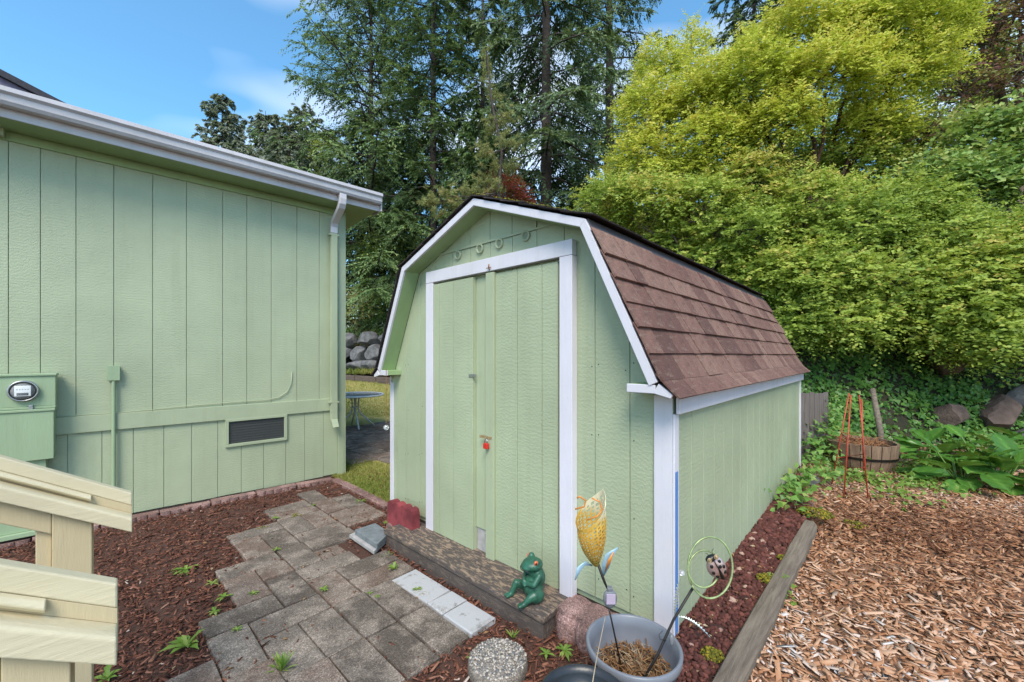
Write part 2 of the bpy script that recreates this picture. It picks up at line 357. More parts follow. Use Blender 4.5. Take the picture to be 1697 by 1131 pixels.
class MB:
    def __init__(s): s.V = []; s.F = []
    def add(s, V, Fc):
        b = len(s.V); s.V += [Vector(v) for v in V]; s.F += [tuple(i+b for i in f) for f in Fc]; return s
    def box(s, x0, x1, y0, y1, z0, z1):
        return s.add([(x0,y0,z0),(x1,y0,z0),(x1,y1,z0),(x0,y1,z0),(x0,y0,z1),(x1,y0,z1),(x1,y1,z1),(x0,y1,z1)],
                     [(3,2,1,0),(4,5,6,7),(0,1,5,4),(1,2,6,5),(2,3,7,6),(3,0,4,7)])
    def prism(s, A, B):   # two matching polygons
        k = len(A)
        return s.add(list(A)+list(B), [tuple(range(k))[::-1], tuple(range(k, 2*k))]+[(i, (i+1)%k, k+(i+1)%k, k+i) for i in range(k)])
    def tube(s, pts, r, seg=8, cap=True):
        pts = [Vector(p) for p in pts]; n = len(pts); rr = r if isinstance(r, (list, tuple)) else [r]*n
        V = []; up = Vector((0,0,1))
        prev = None
        for i in range(n):
            d = (pts[min(i+1,n-1)]-pts[max(i-1,0)]).normalized()
            if prev is None:
                a = d.cross(up if abs(d.z) < .95 else Vector((1,0,0))).normalized()
            else: a = (prev-d*prev.dot(d)).normalized()
            prev = a; b = d.cross(a)
            for k in range(seg): t = 2*pi*k/seg; V.append(pts[i]+(a*cos(t)+b*sin(t))*rr[i])
        Fc = [(i*seg+k, i*seg+(k+1)%seg, (i+1)*seg+(k+1)%seg, (i+1)*seg+k) for i in range(n-1) for k in range(seg)]
        if cap: Fc += [tuple(range(seg))[::-1], tuple((n-1)*seg+k for k in range(seg))]
        return s.add(V, Fc)
    def lathe(s, prof, seg=32, c=(0,0,0), close=False):
        V = []; n = len(prof)
        for r, z in prof:
            for k in range(seg): t = 2*pi*k/seg; V.append((c[0]+r*cos(t), c[1]+r*sin(t), c[2]+z))
        Fc = [(i*seg+k, i*seg+(k+1)%seg, (i+1)*seg+(k+1)%seg, (i+1)*seg+k) for i in range(n-1) for k in range(seg)]
        if close: Fc += [tuple(range(seg))[::-1], tuple((n-1)*seg+k for k in range(seg))]
        return s.add(V, Fc)
    def ball(s, c, r, seg=12, rings=8, R=None):
        r = r if isinstance(r, (tuple, list)) else (r, r, r); V = []; c = Vector(c)
        for i in range(rings+1):
            ph = pi*i/rings
            for k in range(seg):
                t = 2*pi*k/seg; p = Vector((r[0]*sin(ph)*cos(t), r[1]*sin(ph)*sin(t), r[2]*cos(ph)))
                V.append(c+(R @ p if R else p))
        Fc = [(i*seg+k, (i+1)*seg+k, (i+1)*seg+(k+1)%seg, i*seg+(k+1)%seg) for i in range(rings) for k in range(seg)]
        return s.add(V, Fc)
    def build(s, name, mat, parent=None, smooth=False, bevel=0, loc=None, rot=None):
        o = link(name, mesh_py(name, s.V, s.F, smooth), mat, parent, loc, rot)
        if bevel:
            bm_ = o.modifiers.new('bevel', 'BEVEL'); bm_.width = bevel; bm_.segments = 2; bm_.limit_method = 'ANGLE'; bm_.angle_limit = radians(35)
        if smooth:
            o.data.polygons.foreach_set('use_smooth', [True]*len(o.data.polygons))
        return o
def bx(name, mat, parent, x0, x1, y0, y1, z0, z1, bevel=.003): return MB().box(x0,x1,y0,y1,z0,z1).build(name, mat, parent, bevel=bevel)
def sheet(name, pts, mat, kind='structure', sub=0):
    me = mesh_py(name, pts, [tuple(range(len(pts)))]); o = link(name, me, mat)
    o['kind'] = kind; return o
def slabmesh(L, W, T, ch=.006, jit=.0):
    V = []
    for z, i in ((-T, 0), (-ch, 0), (0, ch)):
        for sx, sy in ((-1,-1),(1,-1),(1,1),(-1,1)):
            V.append((sx*(L/2-i)+random.uniform(-jit,jit), sy*(W/2-i)+random.uniform(-jit,jit), z))
    Fc = [(3,2,1,0), (8,9,10,11)]+[(b+k, b+(k+1)%4, b+4+(k+1)%4, b+4+k) for b in (0,4) for k in range(4)]
    return mesh_py('slab', V, Fc)
# ------------------------------------------------------------------ ground and terrain
def sstep(t): t = np.clip(t, 0, 1); return t*t*(3-2*t)
def lawn_z(x, y): return .008+.55*sstep((np.asarray(y, float)-8.8)/6.5)
TX = [-60, -9, -6, -4, -1.5, .6, 1.6, 2.6, 3.5, 5, 6.3, 7.5, 10, 14, 30, 60]
TY = [19, 18, 17.6, 17, 15, 11.5, 9.2, 7.4, 6.25, 6.35, 6.4, 6.2, 5.1, 3, -8, -30]
def bank_z(x, y):
    x = np.asarray(x, float); y = np.asarray(y, float)
    d = (y-np.interp(x, TX, TY))*.8
    r = sstep((x-.2)/2.4)
    zr = .14+9.0*(1-np.exp(-np.clip(d, 0, None)/5.2))+.04*np.clip(d, 0, None)
    zl = .85+1.75*sstep(d/1.0)+.07*np.clip(d, 0, None)
    z = zl*(1-r)+zr*r
    return np.where(d < 0, z*(0)+np.where(r > .5, .14, .85)+d*.9, z)+.06*np.sin(x*2.3+y*1.7)*np.clip(d, 0, 1)
def gridmesh(name, xs, ys, fz):
    X, Y = np.meshgrid(xs, ys); Z = fz(X, Y); nx, ny = len(xs), len(ys)
    V = np.stack([X, Y, Z], -1).reshape(-1, 3); i = np.arange(nx*ny).reshape(ny, nx)
    Fa = np.stack([i[:-1,:-1], i[:-1,1:], i[1:,1:], i[1:,:-1]], -1).reshape(-1, 4)
    return mesh_np(name, V, Fa, smooth=True)
sheet('ground', [(-600,-600,-.12), (600,-600,-.12), (600,600,-.12), (-600,600,-.12)], 'soil')
bed_pts = [(-7,-1), (1.2,-1), S2W(-.05,-.1,0).to_2d(), S2W(.4,1,0).to_2d(), S2W(1.5,2.75,0).to_2d(), (-1.8,5.6), (-7,5.6)]
sheet('mulch_bed', [(p[0], p[1], 0.0) for p in bed_pts], 'mulch_ground')
# lawn: a patch starting at the brick row between house and shed
LA, LB = G(553, 792), G(668, 852)
def lawn_pt(s, t):
    p0 = LA.lerp(LB, s); p1 = Vector((-15, 18.5, 0)).lerp(Vector((1.2, 14.0, 0)), s); q = p0.lerp(p1, t)
    return (q.x, q.y, float(lawn_z(q.x, q.y)))
nl = 26
o = link('lawn', mesh_py('lawn', [lawn_pt(i/nl, j/nl) for j in range(nl+1) for i in range(nl+1)],
     [(j*(nl+1)+i, j*(nl+1)+i+1, (j+1)*(nl+1)+i+1, (j+1)*(nl+1)+i) for j in range(nl) for i in range(nl)], True), 'lawn_ground'); o['kind'] = 'structure'
def chip_z(x, y): return .118+.016*(np.clip(np.asarray(y, float), 1, 8)-1.8)
T0, T1 = G(1150, 1165, .10), G(1345, 862, .16)              # landscape timber centre line, near and far end
edge_far = G(1322, 800, .22)
chip_poly = [(T0.x-.02, .2), (T0.x, T0.y), (T1.x, T1.y), (edge_far.x, edge_far.y+.6), (4.6, 6.9), (9, 7.2), (13, 4.2), (13, .2)]
o = sheet('woodchip_path', [(x, y, float(chip_z(x, y))) for x, y in chip_poly], 'chip_ground')
grav_poly = [S2W(-.03, .03, 0), S2W(SD+.2, .03, 0), (edge_far.x+.15, edge_far.y+.2, 0), (T1.x+.0, T1.y, 0), (T0.x+.03, T0.y-.02, 0), S2W(-.3,-.10,0)]
def grav_z(x, y): return .165+.026*(np.clip(np.asarray(y, float), 2, 6)-2.1)
o = sheet('gravel_strip', [(p[0], p[1], float(grav_z(p[0], p[1]))) for p in grav_poly], 'gravel_ground')
xs = np.concatenate([np.linspace(-40, -10, 16), np.linspace(-9.5, 12, 110), np.linspace(13, 50, 20)]); ys = np.concatenate([np.linspace(-20, 5.5, 14), np.linspace(5.7, 20, 90), np.linspace(21, 60, 20)])
o = link('hillside', gridmesh('hillside', xs, ys, bank_z), 'bank_soil'); o['kind'] = 'structure'

def BANK(px, py, lift=0.0):      # where the line of sight meets the bank
    for dp in np.arange(5.2, 30, .02):
        p = P(px, py, dp)
        if p.z < bank_z(p.x, p.y)+lift: return p
    return P(px, py, 12)
# ------------------------------------------------------------------ shed
shed = thing('garden_shed', 'pale green gambrel-roofed garden shed with white trim and brown shingles', 'shed', (RX, RY, ZB), SH_YAW)
def rz(u):   # soffit line of the gable
    u = min(u, SW-u)
    return HE+(u-OE)*(HB-HE)/(IB-OE) if u < IB else HB+(u-IB)*(HA-HB)/(SW/2-IB)
def gable_piece(u0, u1, z0, v0, v1, dz=0):
    us = [u0]+[k for k in (IB, SW/2, SW-IB) if u0+1e-4 < k < u1-1e-4]+[u1]
    poly = [(u0, z0), (u1, z0)]+[(k, rz(k)+dz) for k in reversed(us)]
    return MB().prism([(v0, a, b) for a, b in poly], [(v1, a, b) for a, b in poly])
gable_piece(.01, SW-.01, -.04, .014, .05).build('wall_backing', 'green_trim', shed)
MB().box(.012, SD, .014, .04, -.03, HE).build('wall_backing', 'green_trim', shed)
MB().box(.012, SD, SW-.04, SW-.014, -.03, HE).build('wall_backing', 'green_trim', shed)
gable_piece(.01, SW-.01, -.03, SD-.03, SD).build('rear_wall', 'green_paint', shed)
uR_lim = (FU(948, -.055)-.03, FU(705.7, -.055)+.03)
ZF = FZ(828, 397)          # seam above the door
g0 = FU(935.0)             # one groove seen, pitch from its neighbours
pitch = (FU(812.7)-FU(935.0))/3
edges = [g0+k*pitch for k in range(-8, 16)]
edges = [0.0]+[e for e in edges if .05 < e < SW-.05]+[SW]
for a, b in zip(edges[:-1], edges[1:]):
    lo = min(rz(a), rz(b))
    if lo > ZF+.03:
        gable_piece(a+.002, b-.002, ZF+.006, -.004, .0135, .002).build('siding_board', 'green_paint', shed, bevel=.002)
        MB().box(0.0, .0135, a+.002, b-.002, -.005+random.uniform(-.006, .003), ZF-.003).build('siding_board', 'green_paint', shed, bevel=.002)
    else:
        gable_piece(a+.002, b-.002, -.004, 0.0, .0135, .002).build('siding_board', 'green_paint', shed, bevel=.002)
nail = MB().ball((0, 0, 0), (.0015, .0038, .0038), 8, 5); nme = mesh_py('nail', nail.V, nail.F, True); nme.materials.append(MATS['dark_metal'])
for a in edges[1:-1]:
    for zz in (.12, .52, .93, 1.33):
        for da in (-.022, .022):
            if zz < min(rz(a+da), 9)-.1 and random.random() < .75 and not (uR_lim[0] < a+da < uR_lim[1]): link('nail', nme, None, shed, (-.0008, a+da+random.uniform(-.004, .004), zz+random.uniform(-.03, .03)))
bx('seam_flashing', 'green_trim', shed, -.010, -.0045, IB+.02, SW-IB-.02, ZF-.003, ZF+.010, 0)
vgs = [0.0]+[.06+.2*k for k in range(0, 20) if .06+.2*k < SD-.03]+[SD]
for a, b in zip(vgs[:-1], vgs[1:]):
    for ub, uf in ((0.0, .0135), (SW-.0135, SW)):
        MB().box(a+.002, b-.002, ub, uf, -.01+random.uniform(-.006, .004), HE-.02).build('siding_board', 'green_paint', shed, bevel=.002)
bx('floor_skid', 'sill_wood', shed, .02, SD-.02, .02, SW-.02, -.16, -.012, 0)
# gable vents
for px, py in ((760, 423.5), (796.5, 413), (828.5, 404.3), (872.5, 391.5)):
    u, z = FU(px), FZ(px, py)
    m = MB(); m.lathe([(.0, .0), (.024, 0), (.026, .012), (.034, .014), (.037, .008), (.037, -.002)], 20)
    for v in m.V: v.x, v.y, v.z = -.004-v.z, u+v.x, z+v.y
    d = m.build('gable_vent', 'green_trim', shed, True)
    m = MB(); m.lathe([(.0, .0), (.025, 0)], 20)
    for v in m.V: v.x, v.y, v.z = -.0062, u+v.x, z+v.y
    m.build('vent_screen', 'vent_disc', d)
# door surround
HT, HBt = 2.092, 1.998
uR, uL = FU(948, -.055), FU(705.7, -.055); uRi, uLi = FU(927, -.055), FU(717, -.055)
bx('door_header', 'white_paint', shed, -.056, -.0045, uR, uL, HBt, HT)
bx('door_casing', 'white_chipped', shed, -.056, -.001, uR, uRi, -.05, HBt-.002)
bx('door_casing', 'white_paint', shed, -.056, -.001, uLi, uL, -.05, HBt-.002)
# right door
def door(u0, u1, vf, vb, z0, z1, grooves):
    d = MB().box(vf+.012, vb, u0, u1, z0, z1).build('door', 'green_trim', shed)
    e = [u0]+grooves+[u1]
    for a, b in zip(e[:-1], e[1:]):
        MB().box(vf, vf+.0115, a+.0022, b-.0022, z0, z1).build('door_board', 'green_paint', d, bevel=.002)
    return d
dr1, dr0 = FU(806, -.034), FU(924.5, -.034)
dr = door(dr0, dr1, -.034, -.003, -.043, HBt-.02, [FU(898, -.034), FU(857, -.034)])
bx('door_batten', 'green_trim', dr, -.058, -.0345, FU(819, -.05), FU(806, -.05), -.046, HBt-.012, .003)
dl1, dl0 = FU(718.5, -.05), FU(784, -.05)
dl = door(dl0, dl1, -.052, -.003, -.043, HBt-.02, [FU(752, -.05), FU(728, -.05)])
uc0, uc1 = dr1+.004, dl0-.002
MB().box(-.02, -.004, uc0, uc1, FZ(797, 876, -.02), HBt-.03).build('door_center_board', 'green_trim', dl, bevel=.002)
MB().box(-.010, -.002, uc0+.002, uc1-.002, -.045, FZ(797, 876, -.02)).build('door_sill_board', 'slab_pale', shed)
bx('door_gap_shade', 'black', shed, -.0025, -.0012, dr1-.001, uc0+.001, -.04, HBt-.005, 0)  # black strips stand in for the shade in the gaps around the doors
bx('door_gap_shade', 'black', shed, -.0062, -.0015, uRi-.001, dr0+.001, -.04, HBt-.005, 0)
bx('door_gap_shade', 'black', shed, -.0225, -.0203, dr1+.0005, uc0+.014, FZ(797, 876, -.02), HBt-.03, 0)
# hardware
m = MB(); zc = FZ(806, 730, -.055); 
bx('hasp', 'brass', dl, -.060, -.0585, FU(815, -.058), FU(795, -.058), zc+.012, zc+.032, 0)
zl_ = FZ(784, 623, -.055); bx('handle_latch', 'steel', dl, -.058, -.0525, FU(789, -.055), FU(777, -.055), zl_-.012, zl_+.012, .002)
zt = FZ(811, 443, -.06)
m = MB().tube([(-.064, FU(811,-.06), zt+.02), (-.07, FU(811,-.06), zt), (-.062, FU(811.5,-.06), zt-.02)], .004, 6).tube([(-.064, FU(814,-.06), zt-.004), (-.066, FU(807,-.06), zt-.006)], .003, 6)
m.build('top_hook', 'rust_metal', shed, True)
# corner boards
bx('corner_board', 'white_paint', shed, -.014, -.0005, 0.0, FU(1084, -.01), -.012, HE-.055)
bx('corner_board', 'white_paint', shed, -.014, .046, -.014, -.0005, -.012, HE-.149)
bx('blue_paint_patch', 'blue_paint', shed, -.008, .028, -.0155, -.0142, -.01, FZ(1120, 783, 0), 0)
bx('corner_board', 'white_paint', shed, -.012, .05, SW+.0005, SW+.014, -.012, HE-.11)
bx('corner_board', 'white_paint', shed, -.014, -.0005, SW-.045, SW, -.012, HE-.11)
bx('corner_board', 'white_paint', shed, SD-.04, SD+.012, -.014, -.0005, -.012, HE-.13)
# roof profile: inner soffit points -> offset outward
prof = [(OE-.045, HE-.0975), (IB, HB), (SW/2, HA), (SW-IB, HB), (SW-OE+.045, HE-.0975)]
def offset(pf, d):
    outp = []
    for i, (u, z) in enumerate(pf):
        ns = []
        for j in (i-1, i):
            if 0 <= j < len(pf)-1:
                a, b = pf[j], pf[j+1]; L = math.hypot(b[0]-a[0], b[1]-a[1]); ns.append((-(b[1]-a[1])/L, (b[0]-a[0])/L))
        nx, nz_ = sum(k[0] for k in ns), sum(k[1] for k in ns); L = math.hypot(nx, nz_); nx, nz_ = nx/L, nz_/L
        sc_ = d/max(.3, nx*ns[0][0]+nz_*ns[0][1]); outp.append((u+nx*sc_, z+nz_*sc_))
    return outp
prof2 = [(OE, HE), (IB, HB), (SW/2, HA), (SW-IB, HB), (SW-OE, HE)]
pin, pout, pdeck = prof2, offset(prof2, .047), offset(prof2, .058)
psof = offset(prof2, .012)
V0, V1 = -OH, SD+.10
for i in range(4):
    q = [pin[i], pin[i+1], pout[i+1], pout[i]]
    MB().prism([(V0-.019, *p) for p in q], [(V0, *p) for p in q]).build('rake_board', 'white_paint', shed, bevel=.002)
    q = [pin[i], pin[i+1], psof[i+1], psof[i]]
    MB().prism([(V0+.001, *p) for p in q], [(-.0042, *p) for p in q]).build('soffit', 'green_soffit', shed)
    q = [psof[i], psof[i+1], pout[i+1], pout[i]]
    MB().prism([(V0+.001, *p) for p in q], [(V1, *p) for p in q]).build('roof_deck', 'old_board', shed)
# flares at the eaves
TIPU, TIPZ = -.07, 1.202
for s in (1, -1):
    def mu(u): return u if s == 1 else SW-u
    a, b, c, d = (OE-.047, HE+.012), (TIPU+.012, TIPZ+.012), (TIPU+.02, TIPZ-.006), (OE-.02, HE-.035)
    q = [(mu(u), z) for u, z in (a, b, c, d)]
    MB().prism([(V0-.017, *p) for p in q], [(V0, *p) for p in q]).build('flare_board', 'white_paint', shed, bevel=.002)
    MB().prism([(V0+.001, *p) for p in q], [(V1, *p) for p in q]).build('eave_deck', 'old_board', shed)
    u_o, u_i = mu(-.034), mu(-.0145)
    bx('eave_fascia', 'white_paint', shed, .0, SD+.06, min(u_o, u_i), max(u_o, u_i), HE-.148, TIPZ+.02)
# eave return brackets
for (pa, pb, ya, yb) in ((1087, 1041, 637, 650.5), (643, 630, 614, 622)):
    ua, ub = FU(pa, V0), FU(pb, V0); zt_, zb_ = FZ((pa+pb)/2, ya, V0), FZ((pa+pb)/2, yb, V0)
    r = bx('eave_return', 'green_soffit', shed, V0, -.001, ua, ub, zb_, zt_)
    bx('return_cap', 'white_paint', r, V0-.014, V0-.0005, ua-.002, ub+.002, zb_-.002, zt_)
# upper roof slopes with a ragged shingle edge
def ragged(a, b, name):
    m = MB(); L = V1-V0+.05; nv, nu_ = 40, 6
    a, b = Vector((0, a[0], a[1])), Vector((0, b[0], b[1])); d = (b-a); nrm = Vector((0, -d.z, d.y)).normalized()
    if nrm.z < 0: nrm = -nrm
    for k in range(nu_):
        t0, t1 = k/nu_, (k+1)/nu_+.05
        for j in range(14):
            v0, v1 = V0-.03+L*j/14, V0-.03+L*(j+1)/14-.003
            lift = .010+random.uniform(0, .007)
            pa_, pb_ = a+d*t0, a+d*min(t1, 1.0)
            m.add([pa_+Vector((v0,0,0))+nrm*lift, pb_+Vector((v0-random.uniform(0,.008),0,0))+nrm*.001, pb_+Vector((v1,0,0))+nrm*.001, pa_+Vector((v1,0,0))+nrm*lift,
                   pa_+Vector((v0,0,0))+nrm*(lift+.008), pb_+Vector((v0-random.uniform(0,.008),0,0))+nrm*.009, pb_+Vector((v1,0,0))+nrm*.009, pa_+Vector((v1,0,0))+nrm*(lift+.008)],
                  [(3,2,1,0),(4,5,6,7),(0,1,5,4),(1,2,6,5),(2,3,7,6),(3,0,4,7)])
    o = m.build(name, 'shingle_edge', shed); o['kind'] = 'stuff'
def ext(p, q, e): # extend p beyond from q
    v = Vector(p)-Vector(q); return tuple(Vector(p)+v.normalized()*e)
ragged(ext(pdeck[1], pdeck[2], .045), pdeck[2], 'upper_shingles')
ragged(ext(pdeck[3], pdeck[2], .045), pdeck[2], 'upper_shingles')
# left lower slope (seen edge-on)
ragged((mu(OE-.055), HE+.02), ext(pdeck[3], pdeck[4], -.01), 'lower_shingles_far_side')
ragged((SW-TIPU+.005, TIPZ), (mu(OE-.05), HE+.03), 'lower_shingles_far_side')
# right lower slope: grey flashing then single shingles
top = Vector((0, pout[1][0], pout[1][1])); bot = Vector((0, OE-.045, HE+.02))
dn = (bot-top).normalized(); nrm = Vector((0, dn.z, -dn.y)); nrm = nrm if nrm.y < 0 else -nrm
SL = (bot-top).length
q = [top+nrm*.002, top+dn*.12+nrm*.002, top+dn*.12+nrm*.008, top+nrm*.008]
MB().prism([(V0-.004, p.y, p.z) for p in q], [(V1, p.y, p.z) for p in q]).build('flashing', 'flash_grey', shed)
def shingle_mesh(wd, ln, th=.013):
    return mesh_py('shingle', [(0,0,0),(wd,0,0),(wd,ln,0),(0,ln,0),(0,0,.004),(wd,0,.004),(wd,ln,th),(0,ln,th)], [(3,2,1,0),(4,5,6,7),(0,1,5,4),(1,2,6,5),(2,3,7,6),(3,0,4,7)])
widths = [.10, .14, .17, .20, .24, .28]
EXPO = (SL-.095)/6
meshes = {wd: shingle_mesh(wd-.004, EXPO+.035) for wd in widths}
for me in meshes.values(): me.materials.append(MATS['shingle'])
fl0 = bot+nrm*.004; fl1 = Vector((0, TIPU-.012, TIPZ-.003)); fd = (fl1-fl0); fdn = fd.normalized(); fn = Vector((0, fdn.z, -fdn.y)); fn = fn if fn.z > 0 else -fn
fmesh = {}
for wd in widths:   # the kicked-out eave course bends
    V = []; Fc = []
    k_ = 5
    for th in (0, .008):
        for j in range(k_+1):
            t = j/k_; off = .015*(1-t)**2
            for x in (0, wd-.002): V.append((x, -.035+(fd.length+.045)*t, th+off))
    n_ = 2*(k_+1)
    for j in range(k_): Fc += [(2*j, 2*j+2, 2*j+3, 2*j+1), (n_+2*j, n_+2*j+1, n_+2*j+3, n_+2*j+2), (2*j, n_+2*j, n_+2*j+2, 2*j+2), (2*j+1, 2*j+3, n_+2*j+3, n_+2*j+1)]
    Fc += [(0, 1, n_+1, n_), (2*k_, n_+2*k_, n_+2*k_+1, 2*k_+1)]
    fmesh[wd] = mesh_py('eave_shingle', V, Fc); fmesh[wd].materials.append(MATS['shingle'])
for r in range(7):
    v = V0-.024+random.uniform(-.02, 0); first = True
    while v < V1:
        wd = random.choice(widths)
        if first: v = V0-.026
        first = False
        if v+wd > V1+.03: wd = min(widths, key=lambda q_: abs(q_-(V1+.02-v))); 
        if r < 6:
            o_ = top+dn*(.095+EXPO*r-.03)+nrm*(.006+random.uniform(0, .007))
            tilt = math.asin(.006/EXPO)
            M = Matrix(((1, 0, 0, v), (0, dn.y, nrm.y, o_.y), (0, dn.z, nrm.z, o_.z), (0, 0, 0, 1)))
            ob = link('shingle', meshes[wd], None, shed); ob.matrix_local = M @ Matrix.Rotation(random.uniform(-.014, .014), 4, 'Z') @ Matrix.Rotation(.035+random.uniform(0,.02), 4, 'X')
        else:
            o_ = fl0+fn*(.004+random.uniform(0, .003))
            M = Matrix(((1, 0, 0, v), (0, fdn.y, fn.y, o_.y), (0, fdn.z, fn.z, o_.z), (0, 0, 0, 1)))
            ob = link('shingle', fmesh[wd], None, shed); ob.matrix_local = M @ Matrix.Rotation(random.uniform(-.01, .01), 4, 'Z')
        v += wd
# ------------------------------------------------------------------ padlock, wooden step
pl = thing('padlock', 'small red padlock hanging on the shed door hasp', 'padlock', S2W(-.078, FU(806, -.075), FZ(806, 738, -.075)), SH_YAW)
bx('lock_body', 'red_plastic', pl, -.012, .012, -.021, .021, -.026, .014, .005)
MB().tube([(0, -.013, .012), (0, -.013, .030), (0, -.007, .041), (0, .007, .041), (0, .013, .030), (0, .013, .012)], .0042, 8).build('shackle', 'steel', pl, True)
STZ = .148
st = thing('wooden_step', 'weathered brown wooden step with peeling paint below the shed doors', 'step', S2W(-.30, .60, -ZB), SH_YAW)
u_len = 1.665
def step_part(name, x0, x1, y0, y1, z0, z1):
    m = MB().box(x0, x1, y0, y1, z0-STZ, z1-STZ); o = m.build(name, 'step_wood', st, bevel=.005, loc=(0, 0, STZ)); return o
step_part('tread', -.012, .135, -.012, u_len+.012, .112, .148)
step_part('tread', .140, .29, -.010, u_len+.008, .112, .147)
step_part('riser', .0, .035, .0, u_len, -.01, .1105)
step_part('end_board', .037, .28, 0, .035, -.01, .1105); step_part('end_board', .037, .28, u_len-.035, u_len, -.01, .1105)

# ------------------------------------------------------------------ house
house = thing('green_house', 'pale green house wall with grooved siding, white gutter and downspout', 'house', (HX, HY, 0), HO_YAW)
HXL0 = -8.5; Z1, Z2, ZS = 1.030, .876, 3.47
MB().box(HXL0, -.012, .014, .06, .0, ZS+.1).build('wall_backing', 'green_trim', house)
MB().box(-.06, -.014, .06, 6, .0, ZS+.1).build('end_wall', 'green_house', house)
bx('end_corner_board', 'green_trim', house, -.013, .012, -.010, .10, .0, ZS, .003)
gx = [HXL(p) for p in (529, 492, 449.5, 409, 369, 309, 253, 188.6, 126, 67, 14)]
step_ = .41
while gx[-1] > HXL0+.5: gx.append(gx[-1]-step_*.5)
ed = [-.092]+gx+[HXL0]
for b, a in zip(ed[:-1], ed[1:]):
    MB().box(a+.0022, b-.0022, 0, .0135, Z1-.01, ZS).build('siding_board', 'green_house', house, bevel=.002)
gl = [HXL(p) for p in (536, 505, 473.6, 437, 400, 361, 317.5, 271.6, 221, 169, 112)]
while gl[-1] > HXL0+.5: gl.append(gl[-1]-.205)
ed = [-.092]+gl+[HXL0]
for b, a in zip(ed[:-1], ed[1:]):
    MB().box(a+.002, b-.002, .004, .0135, .035+random.uniform(-.006, .006), Z2+.01).build('skirt_board', 'green_house', house, bevel=.002)
bx('foundation_gap', 'sill_wood', house, HXL0, -.02, .012, .013, -.05, .045, 0)
bx('belly_band', 'green_trim', house, HXL0, -.093, -.020, -.001, Z2, Z1, .003)
bx('corner_board', 'green_trim', house, -.091, -.0135, -.016, .013, .02, ZS, .003)
bx('frieze', 'green_soffit', house, HXL0, -.012, -.018, -.0005, ZS-.07+.012, ZS+.02, .002)
bx('soffit', 'green_soffit', house, HXL0, .31, -.30, .012, ZS+.021, ZS+.034, 0)
bx('soffit_end', 'green_soffit', house, -.0, .31, .013, 6, ZS+.021, ZS+.034, 0)
FB = 3.49
bx('fascia_board', 'white_gutter', house, HXL0, .335, -.319, -.301, FB, FB+.185, .002)
# K-style gutter
gp = [(-.320, FB+.075), (-.395, FB+.075), (-.412, FB+.10), (-.418, FB+.145), (-.440, FB+.165), (-.440, FB+.20), (-.428, FB+.20), (-.428, FB+.17), (-.405, FB+.15), (-.385, FB+.085), (-.330, FB+.085), (-.330, FB+.19), (-.320, FB+.19)]
MB().prism([(HXL0, y, z) for y, z in gp], [(.325, y, z) for y, z in gp]).build('gutter', 'white_gutter', house)
gc = [(-.319, FB+.075), (-.395, FB+.075), (-.412, FB+.10), (-.418, FB+.145), (-.440, FB+.165), (-.440, FB+.20), (-.319, FB+.20)]
MB().prism([(.3255, y, z) for y, z in gc], [(.330, y, z) for y, z in gc]).build('gutter_end_cap', 'white_gutter', house)
bx('rake_return', 'white_gutter', house, .336, .355, -.36, -.10, FB-.005, FB+.15, .002)
bx('gutter_clip', 'black', house, .331, .37, -.40, -.36, FB+.165, FB+.20, .003)
# roof rising behind the gutter
q = [(-.33, FB+.186), (3.2, FB+1.05), (6.5, FB+.2), (6.5, FB+.05), (3.2, FB+.9), (-.30, FB+.10)]
MB().prism([(HXL0, *p) for p in q], [(.36, *p) for p in q]).build('roof', 'dark_roof', house)
# cross gable rising above the roof
yg = 1.6
xa, xb = HXL(-260, yg), HXL(92, yg); za, zb2 = HZL(-260, -18, yg), HZL(92, 165, yg)
dx_ = (xb-xa); sl_ = (zb2-za)/dx_
gab = [(xa, za), (xb+.3, zb2+.3*sl_), (xb+.3, zb2+.3*sl_-.07), (xa, za-.07)]
m = MB().prism([(x, yg-.05, z) for x, z in gab], [(x, yg+3, z) for x, z in gab]); o = m.build('gable_roof', 'dark_roof', house)
gab2 = [(xa, za-.072), (xb+.3, zb2+.3*sl_-.072), (xb+.3, zb2+.3*sl_-.20), (xa, za-.20)]
MB().prism([(x, yg, z) for x, z in gab2], [(x, yg+.03, z) for x, z in gab2]).build('gable_rake_board', 'purple_fascia', o)
gab3 = [(xa, za-.202), (xb-.1, zb2-.1*sl_-.202), (xb-.1, FB+.3), (xa, FB+.3)]
MB().prism([(x, yg+.031, z) for x, z in gab3], [(x, yg+.1, z) for x, z in gab3]).build('gable_wall', 'cream_wall', o)
# downspout
xd = HXL(552, -.05)
ds = MB()
def recttube(m, pts, hx, hy):
    V = []
    for i, p in enumerate(pts):
        for sx, sy in ((-1,-1),(1,-1),(1,1),(-1,1)): V.append((p[0]+sx*hx, p[1]+sy*hy*p[3], p[2]+sy*hy*p[4]))
    n_ = len(pts); m.add(V, [(i*4+k, i*4+(k+1)%4, i*4+4+(k+1)%4, i*4+4+k) for i in range(n_-1) for k in range(4)]+[(3,2,1,0), tuple(4*(n_-1)+k for k in range(4))])
el = [(xd, -.37, FB+.08, 1, 0), (xd, -.37, FB+.02, 1, 0), (xd, -.36, FB-.03, .9, .4), (xd, -.33, FB-.07, .75, .7), (xd, -.16, FB-.17, .75, .7), (xd, -.10, FB-.21, .9, .4), (xd, -.075, FB-.26, 1, 0), (xd, -.075, FB-.34, 1, 0)]
recttube(ds, el, .042, .032); d_ = ds.build('downspout', 'white_gutter', house, bevel=.008)
ds = MB(); zbm = HZL(552, 700, -.06)
recttube(ds, [(xd, -.072, FB-.33, 1, 0), (xd, -.072, zbm+.12, 1, 0), (xd, -.075, zbm+.05, 1, .2), (xd, -.11, zbm, .8, .6), (xd, -.14, zbm-.03, .6, .8)], .038, .028)
ds.build('downspout_pipe', 'green_trim', d_, bevel=.008)
